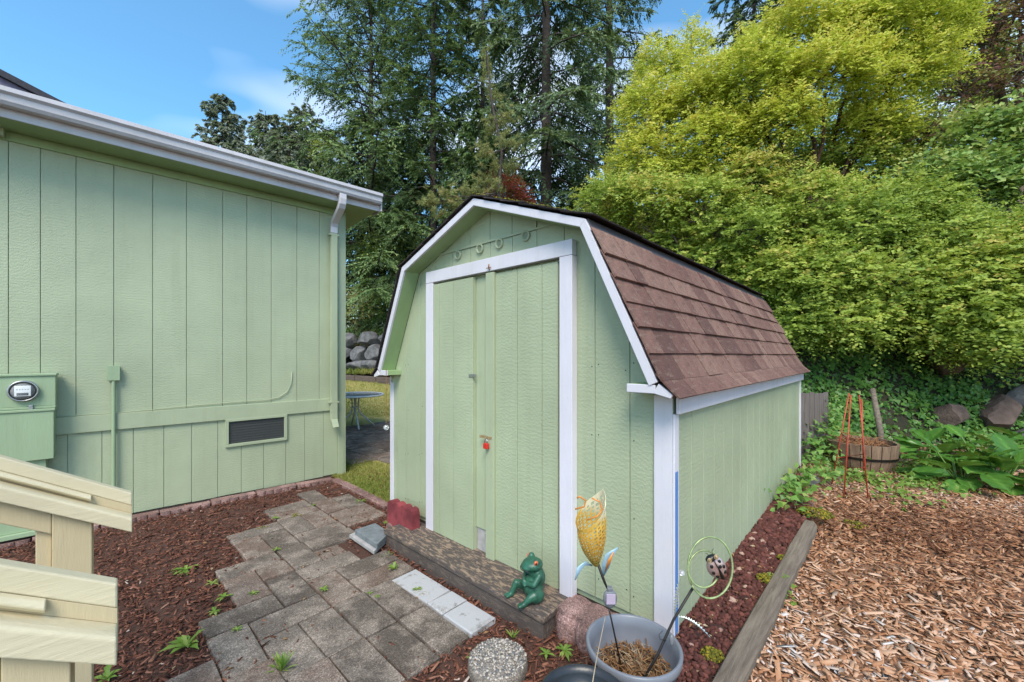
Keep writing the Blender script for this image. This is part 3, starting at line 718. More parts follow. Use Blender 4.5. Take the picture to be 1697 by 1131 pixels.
for zz in (FB-.37, zbm+.25): bx('strap', 'green_trim', d_, xd-.06, xd+.06, -.102, -.035, zz, zz+.02, 0)
# crawl-space vent
xv0, xv1 = HXL(373), HXL(475.5); zv0, zv1 = HZL(424, 735.5), HZL(424, 691)
vt = bx('crawl_vent', 'screen', house, xv0+.03, xv1-.03, .0015, .0035, zv0+.03, zv1-.03, 0)
for (a, b, c, d) in ((xv0, xv1, zv0, zv0+.032), (xv0, xv1, zv1-.03, zv1), (xv0, xv0+.032, zv0+.0325, zv1-.0305), (xv1-.032, xv1, zv0+.0325, zv1-.0305)):
    bx('vent_frame', 'green_trim', vt, a, b, -.022, .003, c, d, .003)
for i in range(9):
    zz = zv0+.04+i*(zv1-zv0-.08)/8; bx('louver', 'screen', vt, xv0+.033, xv1-.033, -.004, .001, zz, zz+.006, 0)
# cable along the band
cb = [(HXL(p, -.02), -.014, HZL(p, y, -.02)) for p, y in ((60, 693), (110, 690), (140, 687.5), (190, 685), (260, 678.5), (330, 671.5), (400, 666), (440, 663.5), (462, 659), (476, 650), (483, 635), (484, 616))]
MB().tube(cb, .0045, 6).build('cable', 'green_trim', house, True)
bx('trim_block', 'green_trim', house, HXL(-40, -.06), HXL(7, -.06), -.08, .0, HZL(4, 226, -.06), HZL(4, 190, -.06), .006)  # plain green trim block on the wall, carries no lamp

# meter cabinet
MY = -.16
xm1 = HXL(93, MY); xm0 = xm1-.56
zu1, zu0 = HZL(90, 619, MY), HZL(90, 672, MY)
mc = thing('meter_cabinet', 'green painted electric meter cabinet mounted on the house wall', 'meter cabinet', (HX+xm0*_hc, HY+xm0*_hs, 0), HO_YAW)
wd = xm1-xm0; zl1, zl0 = zu0-.022, HZL(85, 760, MY)
bx('upper_cabinet', 'cabinet_green', mc, 0, wd-.003, MY, -.0215, zu0, zu1-.02, .004)
bx('cabinet_hood', 'cabinet_green', mc, -.01, wd+.004, MY-.012, -.0215, zu1-.0195, zu1, .004)
bx('cabinet_lip', 'cabinet_green', mc, -.005, wd-.002, MY-.008, -.0215, zu0-.02, zu0-.0005, .003)
bx('lower_cabinet', 'cabinet_green', mc, 0, wd-.012, MY-.012, -.0215, zl0, zl1-.022, .004)
bx('lower_hood', 'cabinet_green', mc, -.005, wd-.004, MY-.022, -.0215, zl1-.0215, zl1-.0005, .004)
bx('lower_skirt', 'cabinet_green', mc, .02, wd-.06, MY+.02, -.0215, .10, zl0-.001, .004)
bx('base_flange', 'cabinet_green', mc, .0, wd-.03, MY-.01, -.0215, .06, .0995, .004)
xc_, zc_ = HXL(37, MY-.05)-xm0, HZL(37, 648.8, MY-.05)
mt = MB(); mt.lathe([(.088, 0), (.088, .03), (.082, .034), (.076, .03), (.076, 0)], 36)
def toface(m, x, y, z):
    for v in m.V: v.x, v.y, v.z = x+v.x, y-v.z, z+v.y
    return m
mo = toface(mt, xc_, MY, zc_).build('meter_ring', 'steel', mc, True)
toface(MB().lathe([(0, .02), (.074, .018)], 30), xc_, MY, zc_).build('meter_back', 'black_plastic', mo)
bx('dial_plate', 'white_metal', mo, xc_-.045, xc_+.045, MY-.042, MY-.038, zc_-.042, zc_+.045, .004)
bx('dial_strip', 'black', mo, xc_-.032, xc_+.032, MY-.0435, MY-.0422, zc_-.036, zc_-.014, 0)
for k in range(5):
    toface(MB().lathe([(0, .001), (.0055, .0)], 12), xc_-.03+k*.015, MY-.0422, zc_+.014).build('dial', 'slab_pale', mo)
toface(MB().lathe([(0, .095), (.035, .092), (.055, .082), (.064, .06), (.066, .02)], 30), xc_, MY, zc_).build('glass_cover', 'meter_glass', mo, True)
bx('meter_seal', 'steel', mc, HXL(52, MY)-xm0-.012, HXL(52, MY)-xm0+.012, MY-.02, MY-.001, HZL(52, 680, MY), HZL(52, 671, MY), .003)
# junction box with conduit
xj0, xj1 = HXL(178, -.05), HXL(198, -.05); zj0, zj1 = HZL(188, 630.5, -.05), HZL(188, 607, -.05); xj = (xj0+xj1)/2
jb = thing('junction_box', 'green painted junction box with thin conduit running down the house wall', 'junction box', (HX+xj*_hc, HY+xj*_hs, 0), HO_YAW)
bx('box_body', 'cabinet_green', jb, xj0-xj, xj1-xj, -.05, -.001, zj0, zj1, .004)
bx('box_lid', 'cabinet_green', jb, xj0-xj-.004, xj1-xj+.004, -.056, -.0505, zj0-.003, zj1+.004, .002)
MB().tube([(0, -.036, zj0-.0005), (0, -.036, .20)], .0155, 12, False).build('conduit', 'cabinet_green', jb, True)
MB().tube([(-.002, -.036, .20), (-.003, -.036, -.02)], .020, 12, False).build('conduit_foot', 'white_gutter', jb, True)

# ------------------------------------------------------------------ stair railings
RA = Vector((_hc, _hs, -.61))
def railing(depth, px, py, T, label, post_s, L):
    e = P(px, py, depth)
    r = thing('stair_railing', label, 'railing', (e.x, e.y, 0), HO_YAW, 'cream stair railings')
    k = T/.145
    def ext_(name, prof, s0, s1, mat, bevel=.004):
        m = MB().prism([(-s1, y, e.z+z*k+.61*s1) for y, z in prof], [(-s0, y, e.z+z*k+.61*s0) for y, z in prof])
        return m.build(name, mat, r, bevel=bevel)
    ext_('top_rail', [(-.02, 0), (-.02, -.052), (.018, -.052), (.018, 0)], 0, L, 'cream_paint')
    ext_('filler_strip', [(-.0185, -.0525), (-.0185, -.085), (.018, -.085), (.018, -.0525)], 0, L, 'cream_post', .001)
    ext_('grip_rail', [(-.0205, -.050), (-.034, -.052), (-.042, -.060), (-.042, -.066), (-.034, -.074), (-.0205, -.078)], .11, L, 'cream_paint', .002)
    ext_('cap_board', [(-.074, -.088), (-.078, -.094), (-.078, -.145), (.06, -.145), (.06, -.086), (-.060, -.0855)], 0, L, 'cream_paint', .006)
    ext_('under_rail', [(-.046, -.1455), (-.046, -.235), (-.008, -.235), (-.008, -.1455)], post_s[1]+.001, L, 'cream_post')
    a, b = post_s
    m = MB()
    zt = [e.z-.1455*k+.61*s for s in (a, b)]
    V = [(-a, -.05, -.05), (-b, -.05, -.05), (-b, .04, -.05), (-a, .04, -.05), (-a, -.05, zt[0]), (-b, -.05, zt[1]), (-b, .04, zt[1]), (-a, .04, zt[0])]
    m.add(V, [(0,1,2,3), (7,6,5,4), (0,4,5,1), (1,5,6,2), (2,6,7,3), (3,7,4,0)]).build('post', 'cream_post', r, bevel=.003)
    m = MB(); a, b = b+.002, b+.04
    zt = [e.z-.237*k+.61*s for s in (a, b)]
    V = [(-a, -.03, -.05), (-b, -.03, -.05), (-b, .03, -.05), (-a, .03, -.05), (-a, -.03, zt[0]), (-b, -.03, zt[1]), (-b, .03, zt[1]), (-a, .03, zt[0])]
    m.add(V, [(0,1,2,3), (7,6,5,4), (0,4,5,1), (1,5,6,2), (2,6,7,3), (3,7,4,0)]).build('side_board', 'cream_post', r, bevel=.003)
    return r
railing(1.60, 219, 816, .133, 'cream wooden stair railing running closest to the green house wall', (.107, .205), 1.6)
railing(.97, 195, 962.5, .160, 'cream wooden stair railing with cracked end, farther from the house wall', (.072, .168), 1.1)
# ------------------------------------------------------------------ paving
paving = thing('paved_path', None, None, S2W(-.6, .744, -ZB), SH_YAW); paving['kind'] = 'structure'
CU, CV = .2094, .2027          # one cell along the shed front / away from it (a paver is 1 x 2 cells)
PU0, PV0 = .906, -.356
pav = [(3,5,5,6),(5,6,4,6),(4,5,3,5),(8,9,3,5),(6,8,4,5),(5,7,3,4),(7,8,3,4),(2,4,3,4),(2,4,2,3),(2,4,1,2),(2,4,4,5),(0,2,3,4),(0,2,2,3),(0,2,1,2),
       (4,6,2,3),(5,6,0,2),(4,5,0,2),(6,7,1,3),(9,10,0,2),(8,9,0,2),(9,11,3,4),(9,11,2,3),(7,9,2,3),(10,12,0,1),(9.2,11.2,-1,0),(0,2,4,5),(1,3,5,6),(-1,1,5,6),
       (0,2,6,7),(2,4,6,7),(7,8,1,2),(11.2,13.2,-1,0),(12,13,0,2),(10,12,1,2),(11.2,13.2,-2,-1),(9.2,11.2,-2,-1),(11,12,2,4),(13,14,0,2),(13.2,15.2,-1,0)]
white = [(2,4,0,1),(1.25,2,0,1),(0,1.25,0,1)]
cache = {}
paving.location = S2W(PV0, PU0, -ZB)
def paver(i0, i1, j0, j1, mat, dz=0):
    lu, lv = (i1-i0)*CU-.010, (j1-j0)*CV-.010
    key = (round(lu, 3), round(lv, 3), mat, random.randrange(3))
    if key not in cache: cache[key] = slabmesh(lv, lu, .05, .006, .004); cache[key].materials.append(MATS[mat])
    o = link('paver', cache[key], None, paving)
    o.location = (-(j0+j1)/2*CV, (i0+i1)/2*CU, .030+dz+random.uniform(-.007, .006))
    o.rotation_euler = (random.gauss(0, .010), random.gauss(0, .010), random.gauss(0, .006)); return o
for p in pav: paver(*p, 'paver', -.02 if p == (7,8,1,2) else 0)
for p in white: o = paver(*p, 'paver_painted', .002)
# far part of the paving, beyond the lawn strip
far = thing('far_patio', None, None, S2W(0, 0, -ZB), SH_YAW); far['kind'] = 'structure'
me = slabmesh(.396, .19, .05, .004, .001); me.materials.append(MATS['paver'])
for i in range(0, 26):
    for j in range(-2, 16):
        u, v = 2.75+i*.2+(.0 if j % 2 else .08), -.4+j*.41
        p = S2W(v, u, -ZB); px = CX+F*p.x/p.y; py = CY0+F*H/p.y
        if 540 < px < 700 and 683 < py < 772 and not (px > 600 and py > 768):
            o = link('paver', me, None, far); o.location = (v, u, .03+random.uniform(-.005, .005)); o.rotation_euler = (random.gauss(0, .008), random.gauss(0, .008), random.gauss(0, .01)+(pi/2 if random.random() < .0 else 0))

# pinkish edging bricks along the house and at the lawn
def scallop_mesh(L, h, th, n=4):
    top = []
    for k in range(n):
        for t in np.linspace(0, pi, 7)[:-1 if k < n-1 else None]: top.append((L*(k+.5-.5*cos(t))/n, h-.035+.042*sin(t)**.8))
    poly = [(0, 0), (L, 0)]+top[::-1]
    m = MB().prism([(x, 0, z) for x, z in poly], [(x, th, z) for x, z in poly])
    return mesh_py('scallop', m.V, m.F)
def flatscallop(L, wdt, h, n=5):
    front = []
    for k in range(n):
        for t in np.linspace(0, pi, 6)[:-1 if k < n-1 else None]: front.append((L*(k+.5-.5*cos(t))/n, -.016*sin(t)))
    poly = front+[(L, wdt), (0, wdt)]
    m = MB().prism([(x, y, 0) for x, y in poly], [(x, y, h) for x, y in poly]); return mesh_py('edging', m.V, m.F)
ORD = ['first', 'second', 'third', 'fourth', 'fifth', 'sixth', 'seventh', 'eighth', 'ninth']
em = flatscallop(.40, .095, .075); em.materials.append(MATS['edger_pink'])
for k in range(9):
    x = -.62-.412*k; y = -.17-.012*math.sin(k*2.1)
    o = link('edging_brick', em, None, None, (HX+x*_hc-y*_hs, HY+x*_hs+y*_hc, -.025+random.uniform(-.008, .006)), (random.gauss(0, .02), random.gauss(0, .02), HO_YAW+random.gauss(0, .015)))
    tag(o, f'{ORD[k]} flat pinkish scalloped brick along the house wall counted from its corner', 'brick', 'edging bricks along the house')
bm_ = slabmesh(.29, .10, .06, .006, .002); bm_.materials.append(MATS['edger_pink'])
ba, bb = G(556, 795, .02), G(642, 838, .02)
nb = 5
for k in range(nb):
    c = ba.lerp(bb, (k+.5)/nb)
    o = link('edging_brick', bm_, None, None, (c.x, c.y, .032+random.uniform(-.004, .004)), (random.gauss(0, .01), random.gauss(0, .01), atan2(bb.y-ba.y, bb.x-ba.x)))
    tag(o, f'{ORD[k]} flat pinkish brick edging the lawn counted from the house corner', 'brick', 'bricks edging the lawn')
# standing red scalloped edger on a darker one, left of the step
rme = scallop_mesh(.375, .205, .075)
rme.materials.append(MATS['edger_red'])
uu = FU(637, -.20)
o = link('scalloped_edger', rme, None, None, S2W(-.17, uu, .0-ZB+.10), (0, 0, SH_YAW-pi/2+.02)); tag(o, 'bright red scalloped concrete edger standing against the shed corner', 'edger')
rme2 = scallop_mesh(.37, .125, .08); rme2.materials.append(MATS['edger_pink'])
o = link('scalloped_edger', rme2, None, None, S2W(-.18, uu+.005, -ZB-.016), (0, 0, SH_YAW-pi/2)); tag(o, 'dull half-buried edger underneath the bright red one', 'edger')
# pink edgers right of the step
def edger_block(L, h, th):
    n_ = 30; me = MB()
    V = []; Fc = []
    nz_ = 6
    for j in range(nz_+1):
        for i in range(n_+1):
            x = L*i/n_; sc_ = abs(math.sin(pi*3*i/n_)); z = h*j/nz_*(.93+.07*sc_)
            V.append((x, -.028*sc_-random.uniform(0, .010)+(.02*(j/nz_) if j > 4 else 0), z))
    for j in range(nz_):
        for i in range(n_): a = j*(n_+1)+i; Fc.append((a, a+1, a+n_+2, a+n_+1))
    b = len(V)
    for i in range(n_+1): V.append((L*i/n_, th, V[nz_*(n_+1)+i][2]))
    for i in range(n_): a = nz_*(n_+1)+i; Fc.append((a, a+1, b+i+1, b+i))
    V += [(0, th, 0), (L, th, 0)]; e = len(V)
    Fc += [tuple([j*(n_+1) for j in range(nz_, -1, -1)]+[e-2, b]), tuple([j*(n_+1)+n_ for j in range(nz_+1)]+[b+n_, e-1])]
    return mesh_py('edger', V, Fc)
for k, (u0, L, lab) in enumerate(((.595, .39, 'rough pink scalloped edger butting against the end of the wooden step'), (.20, .38, 'rough pink scalloped edger behind the plastic pots under the shed corner'))):
    e_ = edger_block(L, .175, .17); e_.materials.append(MATS['edger_pink'])
    o = link('scalloped_edger', e_, None, None, S2W(-.185, u0, -ZB-.01), (0, 0, SH_YAW-pi/2)); tag(o, lab, 'edger')
# slate pieces lying on the path
def prism_px(name, pts, z0, z1, mat, label, cat, dx=(0,0)):
    A = [G(x, y, z1) for x, y in pts]; c = sum(A, Vector())/len(A)
    m = MB().prism([(a.x-c.x+dx[0], a.y-c.y+dx[1], 0) for a in A], [(a.x-c.x, a.y-c.y, z1-z0) for a in A])
    return tag(m.build(name, mat, None, bevel=.003, loc=(c.x, c.y, z0)), label, cat)
prism_px('stone_slab', [(587.9, 878), (622, 867), (646, 882), (625, 902.5)], .055, .098, 'slate', 'dark grey stone slab lying on top of a paler slab', 'stone slab')
prism_px('stone_slab', [(579, 886), (612, 872), (643, 892), (620, 914)], .026, .0545, 'slab_pale', 'pale grey slab underneath the dark stone slab', 'stone slab')
# round exposed-aggregate stepping stone
sp = G(825, 1088, .075); 
ss = thing('stepping_stone', 'round exposed-pebble concrete stepping stone beside the wooden step', 'stepping stone', (sp.x, sp.y, 0))
RS = .148
MB().lathe([(.0, -.03), (RS, -.03), (RS+.004, .03), (RS, .062), (RS-.008, .069), (0, .070)], 40).build('stone_body', 'stone_side', ss, True)
ICO = None
def ico():
    t = (1+5**.5)/2; V = np.array([(-1,t,0),(1,t,0),(-1,-t,0),(1,-t,0),(0,-1,t),(0,1,t),(0,-1,-t),(0,1,-t),(t,0,-1),(t,0,1),(-t,0,-1),(-t,0,1)], float); V /= np.linalg.norm(V[0])
    Fa = np.array([(0,11,5),(0,5,1),(0,1,7),(0,7,10),(0,10,11),(1,5,9),(5,11,4),(11,10,2),(10,7,6),(7,1,8),(3,9,4),(3,4,2),(3,2,6),(3,6,8),(3,8,9),(4,9,5),(2,4,11),(6,2,10),(8,6,7),(9,8,1)]); return V, Fa
IV, IF = ico()
def euler_mats(ax, ay, az):
    cx, sx, cy, sy, cz, sz = np.cos(ax), np.sin(ax), np.cos(ay), np.sin(ay), np.cos(az), np.sin(az)
    R = np.empty((len(ax), 3, 3))
    R[:,0,0] = cz*cy; R[:,0,1] = cz*sy*sx-sz*cx; R[:,0,2] = cz*sy*cx+sz*sx
    R[:,1,0] = sz*cy; R[:,1,1] = sz*sy*sx+cz*cx; R[:,1,2] = sz*sy*cx-cz*sx
    R[:,2,0] = -sy; R[:,2,1] = cy*sx; R[:,2,2] = cy*cx
    return R
def rocks_mesh(name, pos, size, jit=.25, flat=.7, tint=None, smooth=False):
    n = len(pos); k = len(IV)
    V = IV[None]*(1+rng.uniform(-jit, jit, (n, k, 1)))*rng.uniform(.7, 1.25, (n, 1, 3))*np.array([1, 1, flat])*np.asarray(size).reshape(n, 1, 1)
    R = euler_mats(rng.uniform(-.5, .5, n), rng.uniform(-.5, .5, n), rng.uniform(0, 6.28, n))
    V = np.einsum('nij,nkj->nki', R, V)+pos[:, None, :]
    Fa = (IF[None]+(np.arange(n)*k)[:, None, None]).reshape(-1, 3)
    t = rng.uniform(0, 1, n) if tint is None else tint
    return mesh_np(name, V.reshape(-1, 3), Fa, np.repeat(t, k), smooth)
n = 900; rr = np.sqrt(rng.uniform(0, 1, n))*(RS-.006); an = rng.uniform(0, 6.283, n)
o = link('pebbles', rocks_mesh('pebbles', np.stack([rr*np.cos(an), rr*np.sin(an), np.full(n, .069)], 1), rng.uniform(.004, .0085, n), .15, .6, smooth=True), 'pebble', ss); o['kind'] = 'stuff'

# ------------------------------------------------------------------ loose ground material
def boxes_mesh(name, pos, dims, R, tint, taper=.75):
    n = len(pos); c = np.array([(-1,-1,-1),(1,-.7,-1),(1,.7,-1),(-1,1,-1),(-1,-1,1),(1,-.7,1),(1,.7,1),(-1,1,1)], float)*.5
    c = c[None]*(1+rng.uniform(-.3, .3, (n, 8, 1)))
    V = np.einsum('nij,nkj->nki', R, c*dims[:, None, :])+pos[:, None, :]
    q = np.array([(4,5,6,7),(0,1,5,4),(1,2,6,5),(2,3,7,6),(3,0,4,7)])
    Fa = (q[None]+(np.arange(n)*8)[:, None, None]).reshape(-1, 4)
    return mesh_np(name, V.reshape(-1, 3), Fa, np.repeat(tint, 8))
def inpoly(x, y, poly):
    r = np.zeros(len(x), bool); k = len(poly)
    for i in range(k):
        x0, y0 = poly[i][0], poly[i][1]; x1, y1 = poly[(i+1)%k][0], poly[(i+1)%k][1]
        cnd = ((y0 > y) != (y1 > y)); r ^= cnd & (x < (x1-x0)*(y-y0)/((y1-y0)+1e-12)+x0)
    return r
def scatter_px(n, poly, zf, ymin=0, ymax=1220, bias=1.0, x0=-60, x1=1760):
    """points on the ground sheet, denser per metre near the viewer's side where single pieces can be told apart"""
    out_ = []
    tot = 0
    while tot < n:
        y = rng.uniform(.9, 7.5, n*3); x = rng.uniform(-6, 9, n*3)
        keep = inpoly(x, y, poly); x, y = x[keep], y[keep]
        px = CX+F*x/y; pr = np.minimum(1, (2.0/y)**bias)
        k2 = (px > x0) & (px < x1) & (rng.uniform(0, 1, len(x)) < pr)
        out_.append(np.stack([x[k2], y[k2], zf(x[k2], y[k2])], 1)); tot += k2.sum()
    return np.concatenate(out_)[:n]
def chips(name, n, poly, zf, Lr, Wr, Tr, mat, zoff=.004, bias=1.0, tilt=.28, tdist=None, **kw):
    p = scatter_px(n, poly, zf, bias=bias, **kw)
    if name == 'bark_chips':
        on = inpoly(p[:, 0], p[:, 1], no_pav) & (rng.uniform(0, 1, n) < .8); p = p[~on]; n = len(p)
    p[:, 2] += rng.uniform(0, zoff, n)
    sc_ = np.clip(rng.lognormal(-.1, .45, n), .35, 2.3); d = np.stack([rng.uniform(*Lr, n)*sc_, rng.uniform(*Wr, n)*sc_**.6, rng.uniform(*Tr, n)], 1)
    R = euler_mats(rng.normal(0, tilt, n), rng.normal(0, tilt, n), rng.uniform(0, 6.28, n))
    t = rng.beta(2, 2, n) if tdist is None else tdist(p)
    o = link(name, boxes_mesh(name, p, d, R, t), mat); o['kind'] = 'stuff'; return o
def ctint(p):   # browner, damper patch in the middle of the path
    n = len(p); d = np.hypot((p[:, 0]-3.2)/1.3, (p[:, 1]-3.3)/.65)
    return np.clip(rng.beta(2.2, 2, n)-.42*np.exp(-d**2*1.0)+.10*np.sin(p[:, 0]*1.9+p[:, 1]*1.1)*np.sin(p[:, 1]*2.3)+.03, 0, 1)
chips('wood_chips', 36000, chip_poly, chip_z, (.024, .058), (.007, .018), (.002, .005), 'chips', .022, 1.0, tdist=ctint, x1=2250)
no_pav = [(q[0], q[1]) for q in (S2W(-.42, .95, 0), S2W(-.42, 3.0, 0), S2W(-1.0, 3.0, 0), S2W(-1.15, 2.3, 0), S2W(-1.5, 1.9, 0), S2W(-1.55, .95, 0))]
chips('bark_chips', 31000, [(p[0], p[1]) for p in bed_pts], lambda x, y: np.full(len(x), .004), (.014, .040), (.004, .011), (.002, .006), 'bark_mulch', .020, .9,
      tdist=lambda p: np.clip(rng.beta(1.6, 2.6, len(p))+np.where(rng.uniform(0, 1, len(p)) > .985, .5, 0), 0, 1), x1=1100)
p = scatter_px(4400, [(q[0], q[1]) for q in grav_poly], grav_z, bias=.8); n = len(p); p[:, 2] += rng.uniform(-.004, .016, n)
o = link('lava_gravel', rocks_mesh('lava', p, rng.uniform(.008, .020, n)*np.clip(p[:, 1]/2.4, .9, 1.5), .3, .75, np.clip(rng.beta(2, 2.4, n)+np.where(rng.uniform(0,1,n) > .98, .5, 0), 0, 1)), 'lava_bits'); o['kind'] = 'stuff'

# ------------------------------------------------------------------ landscape timber, rocks
ta, tb = G(1178, 1165, .205), G(1342, 862, .245); L = (tb-ta).length; ta2 = ta-(tb-ta).normalized()*.5
m = MB(); n_ = 24
V = []
for i in range(n_+1):
    c = ta2.lerp(tb, i/n_); w_ = .052+.002*math.sin(i*.7)+random.uniform(-.0025, .0025); sd = Vector((tb.y-ta.y, -(tb.x-ta.x), 0)).normalized()
    for a, b in ((-1, -.14), (-1.0, -.040), (-.62, -.004), (.55, -.004), (1.0, -.040), (1, -.14)): V.append(c+sd*w_*a+Vector((0, 0, b+random.uniform(-.003, .003))))
m.add(V, [(i*6+k, i*6+k+1, i*6+7+k, i*6+6+k) for i in range(n_) for k in range(5)]+[tuple(range(6)), tuple(n_*6+k for k in range(5, -1, -1))])
c0 = ta2.lerp(tb, .5)
ang = atan2(tb.y-ta.y, tb.x-ta.x)
Rm = Matrix.Rotation(-ang, 3, 'Z')
m.V = [Rm @ (v-c0) for v in m.V]
tag(m.build('landscape_timber', 'timber', None, False, loc=c0, rot=(0, 0, ang)), 'weathered grey landscape timber bordering the red gravel beside the shed', 'timber')
def rock(name, c, r, mat, label=None, cat=None, parent=None, seed=0, group=None):
    bm = bmesh.new(); bmesh.ops.create_icosphere(bm, subdivisions=3, radius=1)
    rs = random.Random(seed); planes = [(Vector((rs.gauss(0,1), rs.gauss(0,1), rs.gauss(0,1))).normalized(), rs.uniform(.48, .80)) for _ in range(11)]
    for v in bm.verts:
        for nrm_, d in planes:
            e = v.co.dot(nrm_)-d
            if e > 0: v.co -= nrm_*e*.985
        v.co *= 1+rs.uniform(-.015, .015)
        v.co = Vector((v.co.x*r[0], v.co.y*r[1], v.co.z*r[2]))
    me = bpy.data.meshes.new('rock'); bm.to_mesh(me); bm.free()
    o = link(name, me, mat, parent, c, (0, 0, rs.uniform(0, 6)) if parent is None else None)
    if label: tag(o, label, cat, group)
    return o
q = G(1152, 1118, .05); rock('rock', (q.x-.02, q.y+.03, .05), (.075, .07, .075), 'grey_rock', 'small grey rock wedged between the plastic pot and the timber end', 'rock', seed=3)
q = G(1345, 848, .17); rock('rock', (q.x+.02, q.y+.10, .14), (.13, .11, .085), 'brown_rock', 'low mossy rock at the far end of the landscape timber', 'rock', seed=4)
q = G(1345, 793, .24); rock('rock', (q.x, q.y, .22), (.10, .08, .07), 'grey_rock', 'small grey rock in the ivy by the shed rear corner', 'rock', seed=14)
for (px, py, dp, r, sd, lab, mt_) in ((1562, 588, 7.4, (.46, .36, .36), 5, 'large brown boulder sticking out of the ivy bank', 'brown_rock'), (1655, 690, 6.5, (.40, .35, .36), 6, 'dark brown boulder behind the big-leaved plant', 'brown_rock'),
        (1700, 655, 6.7, (.28, .25, .22), 7, 'grey boulder above the dark one at the foot of the bank', 'grey_rock'), (1570, 690, 7.0, (.30, .3, .24), 9, 'low brown rock half hidden under the big leaves', 'brown_rock'), (1705, 725, 6.1, (.25, .25, .20), 10, 'mossy grey rock at the right foot of the bank', 'grey_rock')):
    rock('boulder', BANK(px, py, .42 if sd == 5 else .12), r, mt_, lab, 'boulder', seed=sd)
# rock wall at the back of the lawn
rw = thing('rock_wall', 'stacked grey boulder retaining wall at the back of the lawn', 'rock wall', (-5.4, 17.3, 0))
k = 0
for row, (zz, hh) in enumerate(((1.12, .36), (1.72, .44), (2.32, .36))):
    x = -2.6+.2*row
    while x < 2.6:
        wd_ = random.uniform(.36, .62)
        rock('boulder', (x+wd_, -.12+.18*row-.17*x+random.uniform(-.08, .08), zz+random.uniform(-.08, .08)), (wd_*1.08, .45, hh*random.uniform(.95, 1.15)), 'grey_rock', parent=rw, seed=20+k); k += 1
        x += wd_*1.75
bw = thing('timber_edging', 'low brown timber edging in front of the boulder wall', 'timber edging', (-6.9, 16.6, 0), atan2(14.2-16.6, -4.0+6.9))
for i in range(5):
    for j in range(2):
        bx('plank', 'old_board', bw, -2.0+i*1.5, -.52+i*1.5, -.04, .04, .40+j*.20, .595+j*.20, .01)
    bx('stake', 'old_board', bw, -.56+i*1.5, -.48+i*1.5, -.08, -.042, .3, .78, .004)

# ------------------------------------------------------------------ pots and garden stakes
POT = Vector((.515, 1.735, 0))
pot = thing('plastic_pot', 'large grey-blue plastic pot holding dried stems and garden stakes', 'pot', POT)
RP, HP = .196, .37
MB().lathe([(0, .0), (.135, 0), (.14, .01), (RP-.018, HP-.045), (RP-.004, HP-.042), (RP, HP-.03), (RP+.002, HP-.004), (RP-.006, HP+.002), (RP-.014, HP-.006), (RP-.024, HP-.05), (.160, .12), (0, .12)], 48).build('pot_body', 'pot_blue', pot, True)
MB().lathe([(0, .215), (.08, .222), (.163, .205)], 32).build('potting_soil', 'soil', pot, True)
nn = 900; rr = np.sqrt(rng.uniform(0, 1, nn))*.16; an = rng.uniform(0, 6.28, nn)
pp = np.stack([rr*np.cos(an), rr*np.sin(an), np.full(nn, .222)+rng.uniform(0, .05, nn)], 1)
o = link('dried_plants', boxes_mesh('dry', pp, np.stack([rng.uniform(.02, .06, nn), rng.uniform(.002, .006, nn), rng.uniform(.001, .003, nn)], 1), euler_mats(rng.normal(0, .5, nn), rng.normal(0, .6, nn), rng.uniform(0, 6.28, nn)), rng.beta(2, 3, nn)), 'debris', pot); o['kind'] = 'stuff'
m = MB()
for i in range(60):
    a, r_ = random.uniform(0, 6.28), random.uniform(.0, .12); c = Vector((r_*cos(a)+.04, r_*sin(a)+.04, .225)); d = Vector((random.gauss(0, .6), random.gauss(0, .6), random.uniform(.1, .8))).normalized()
    l_ = random.uniform(.05, .13); m.tube([c, c+d*l_*.5+Vector((0,0,.01)), c+d*l_+Vector((random.gauss(0,.02), random.gauss(0,.02), -.02))], [.0016, .0012, .0007], 4, False)
o = m.build('straw_stems', 'straw', pot); o['kind'] = 'stuff'
b2 = thing('nursery_pot', 'black plastic nursery pot in front of the blue pot', 'pot', (.255, 1.43, 0))
MB().lathe([(0, 0), (.115, 0), (.15, .35), (.163, .352), (.165, .385), (.157, .388), (.148, .36), (.125, .30), (0, .30)], 40).build('pot_body', 'black_plastic', b2, True)
MB().lathe([(0, .312), (.12, .305)], 24).build('potting_soil', 'soil', b2, True)
MB().tube([(.02, .05, .30), (.06, .09, .46), (.10, .12, .60)], [.002, .0015, .001], 5).build('dry_stem', 'straw', b2)
# metal lily with solar light
def at(px, py, dy=0): return P(px, py, POT.y+dy)-POT
fl = thing('flower_stake', 'yellow perforated metal lily stake with blue leaves and solar light in pot', 'garden stake', POT)
MB().tube([at(1030, 1108, .02), at(1016, 1040), at(1009, 1008, -.01)], .0035, 8).tube([at(1006, 975, -.01), at(1000, 960), at(990, 932)], [.004, .006, .006], 8).build('stem', 'dark_metal', fl, True)
c = at(1011, 992, -.012)
sol = MB().ball(c, (.030, .014, .041), 20, 12).build('solar_light', 'solar_case', fl, True)
bx('panel', 'solar_panel', sol, c.x-.019, c.x+.019, c.y-.0175, c.y-.012, c.z-.016, c.z+.026, .001)
bx('cap', 'solar_case', sol, c.x-.014, c.x+.010, c.y-.012, c.y+.012, c.z+.036, c.z+.049, .003)
b0, b1 = at(988, 938), at(978, 826)
ax = (b1-b0); LL = ax.length; axn = ax.normalized(); sx = axn.cross(Vector((0, 1, 0))).normalized(); sy = axn.cross(sx)
nu, nv = 20, 15; grid = []
for j in range(nv+1):
    t = j/nv
    for i in range(nu+1):
        th = -pi*.98+2*pi*.98*i/nu+pi*.15
        rad = .010+.058*math.sin(min(1, t*1.15)*pi*.62)**.9
        top_ = .80-.20*cos(th-.5)+.10*max(0, -cos(th-.3))**6
        z = LL*t*top_
        wrap = 1-.16*(i/nu)
        grid.append(b0-fl.location*0+axn*z+sx*rad*cos(th)*wrap*(1+.20*t**5)+sy*rad*sin(th)*wrap)
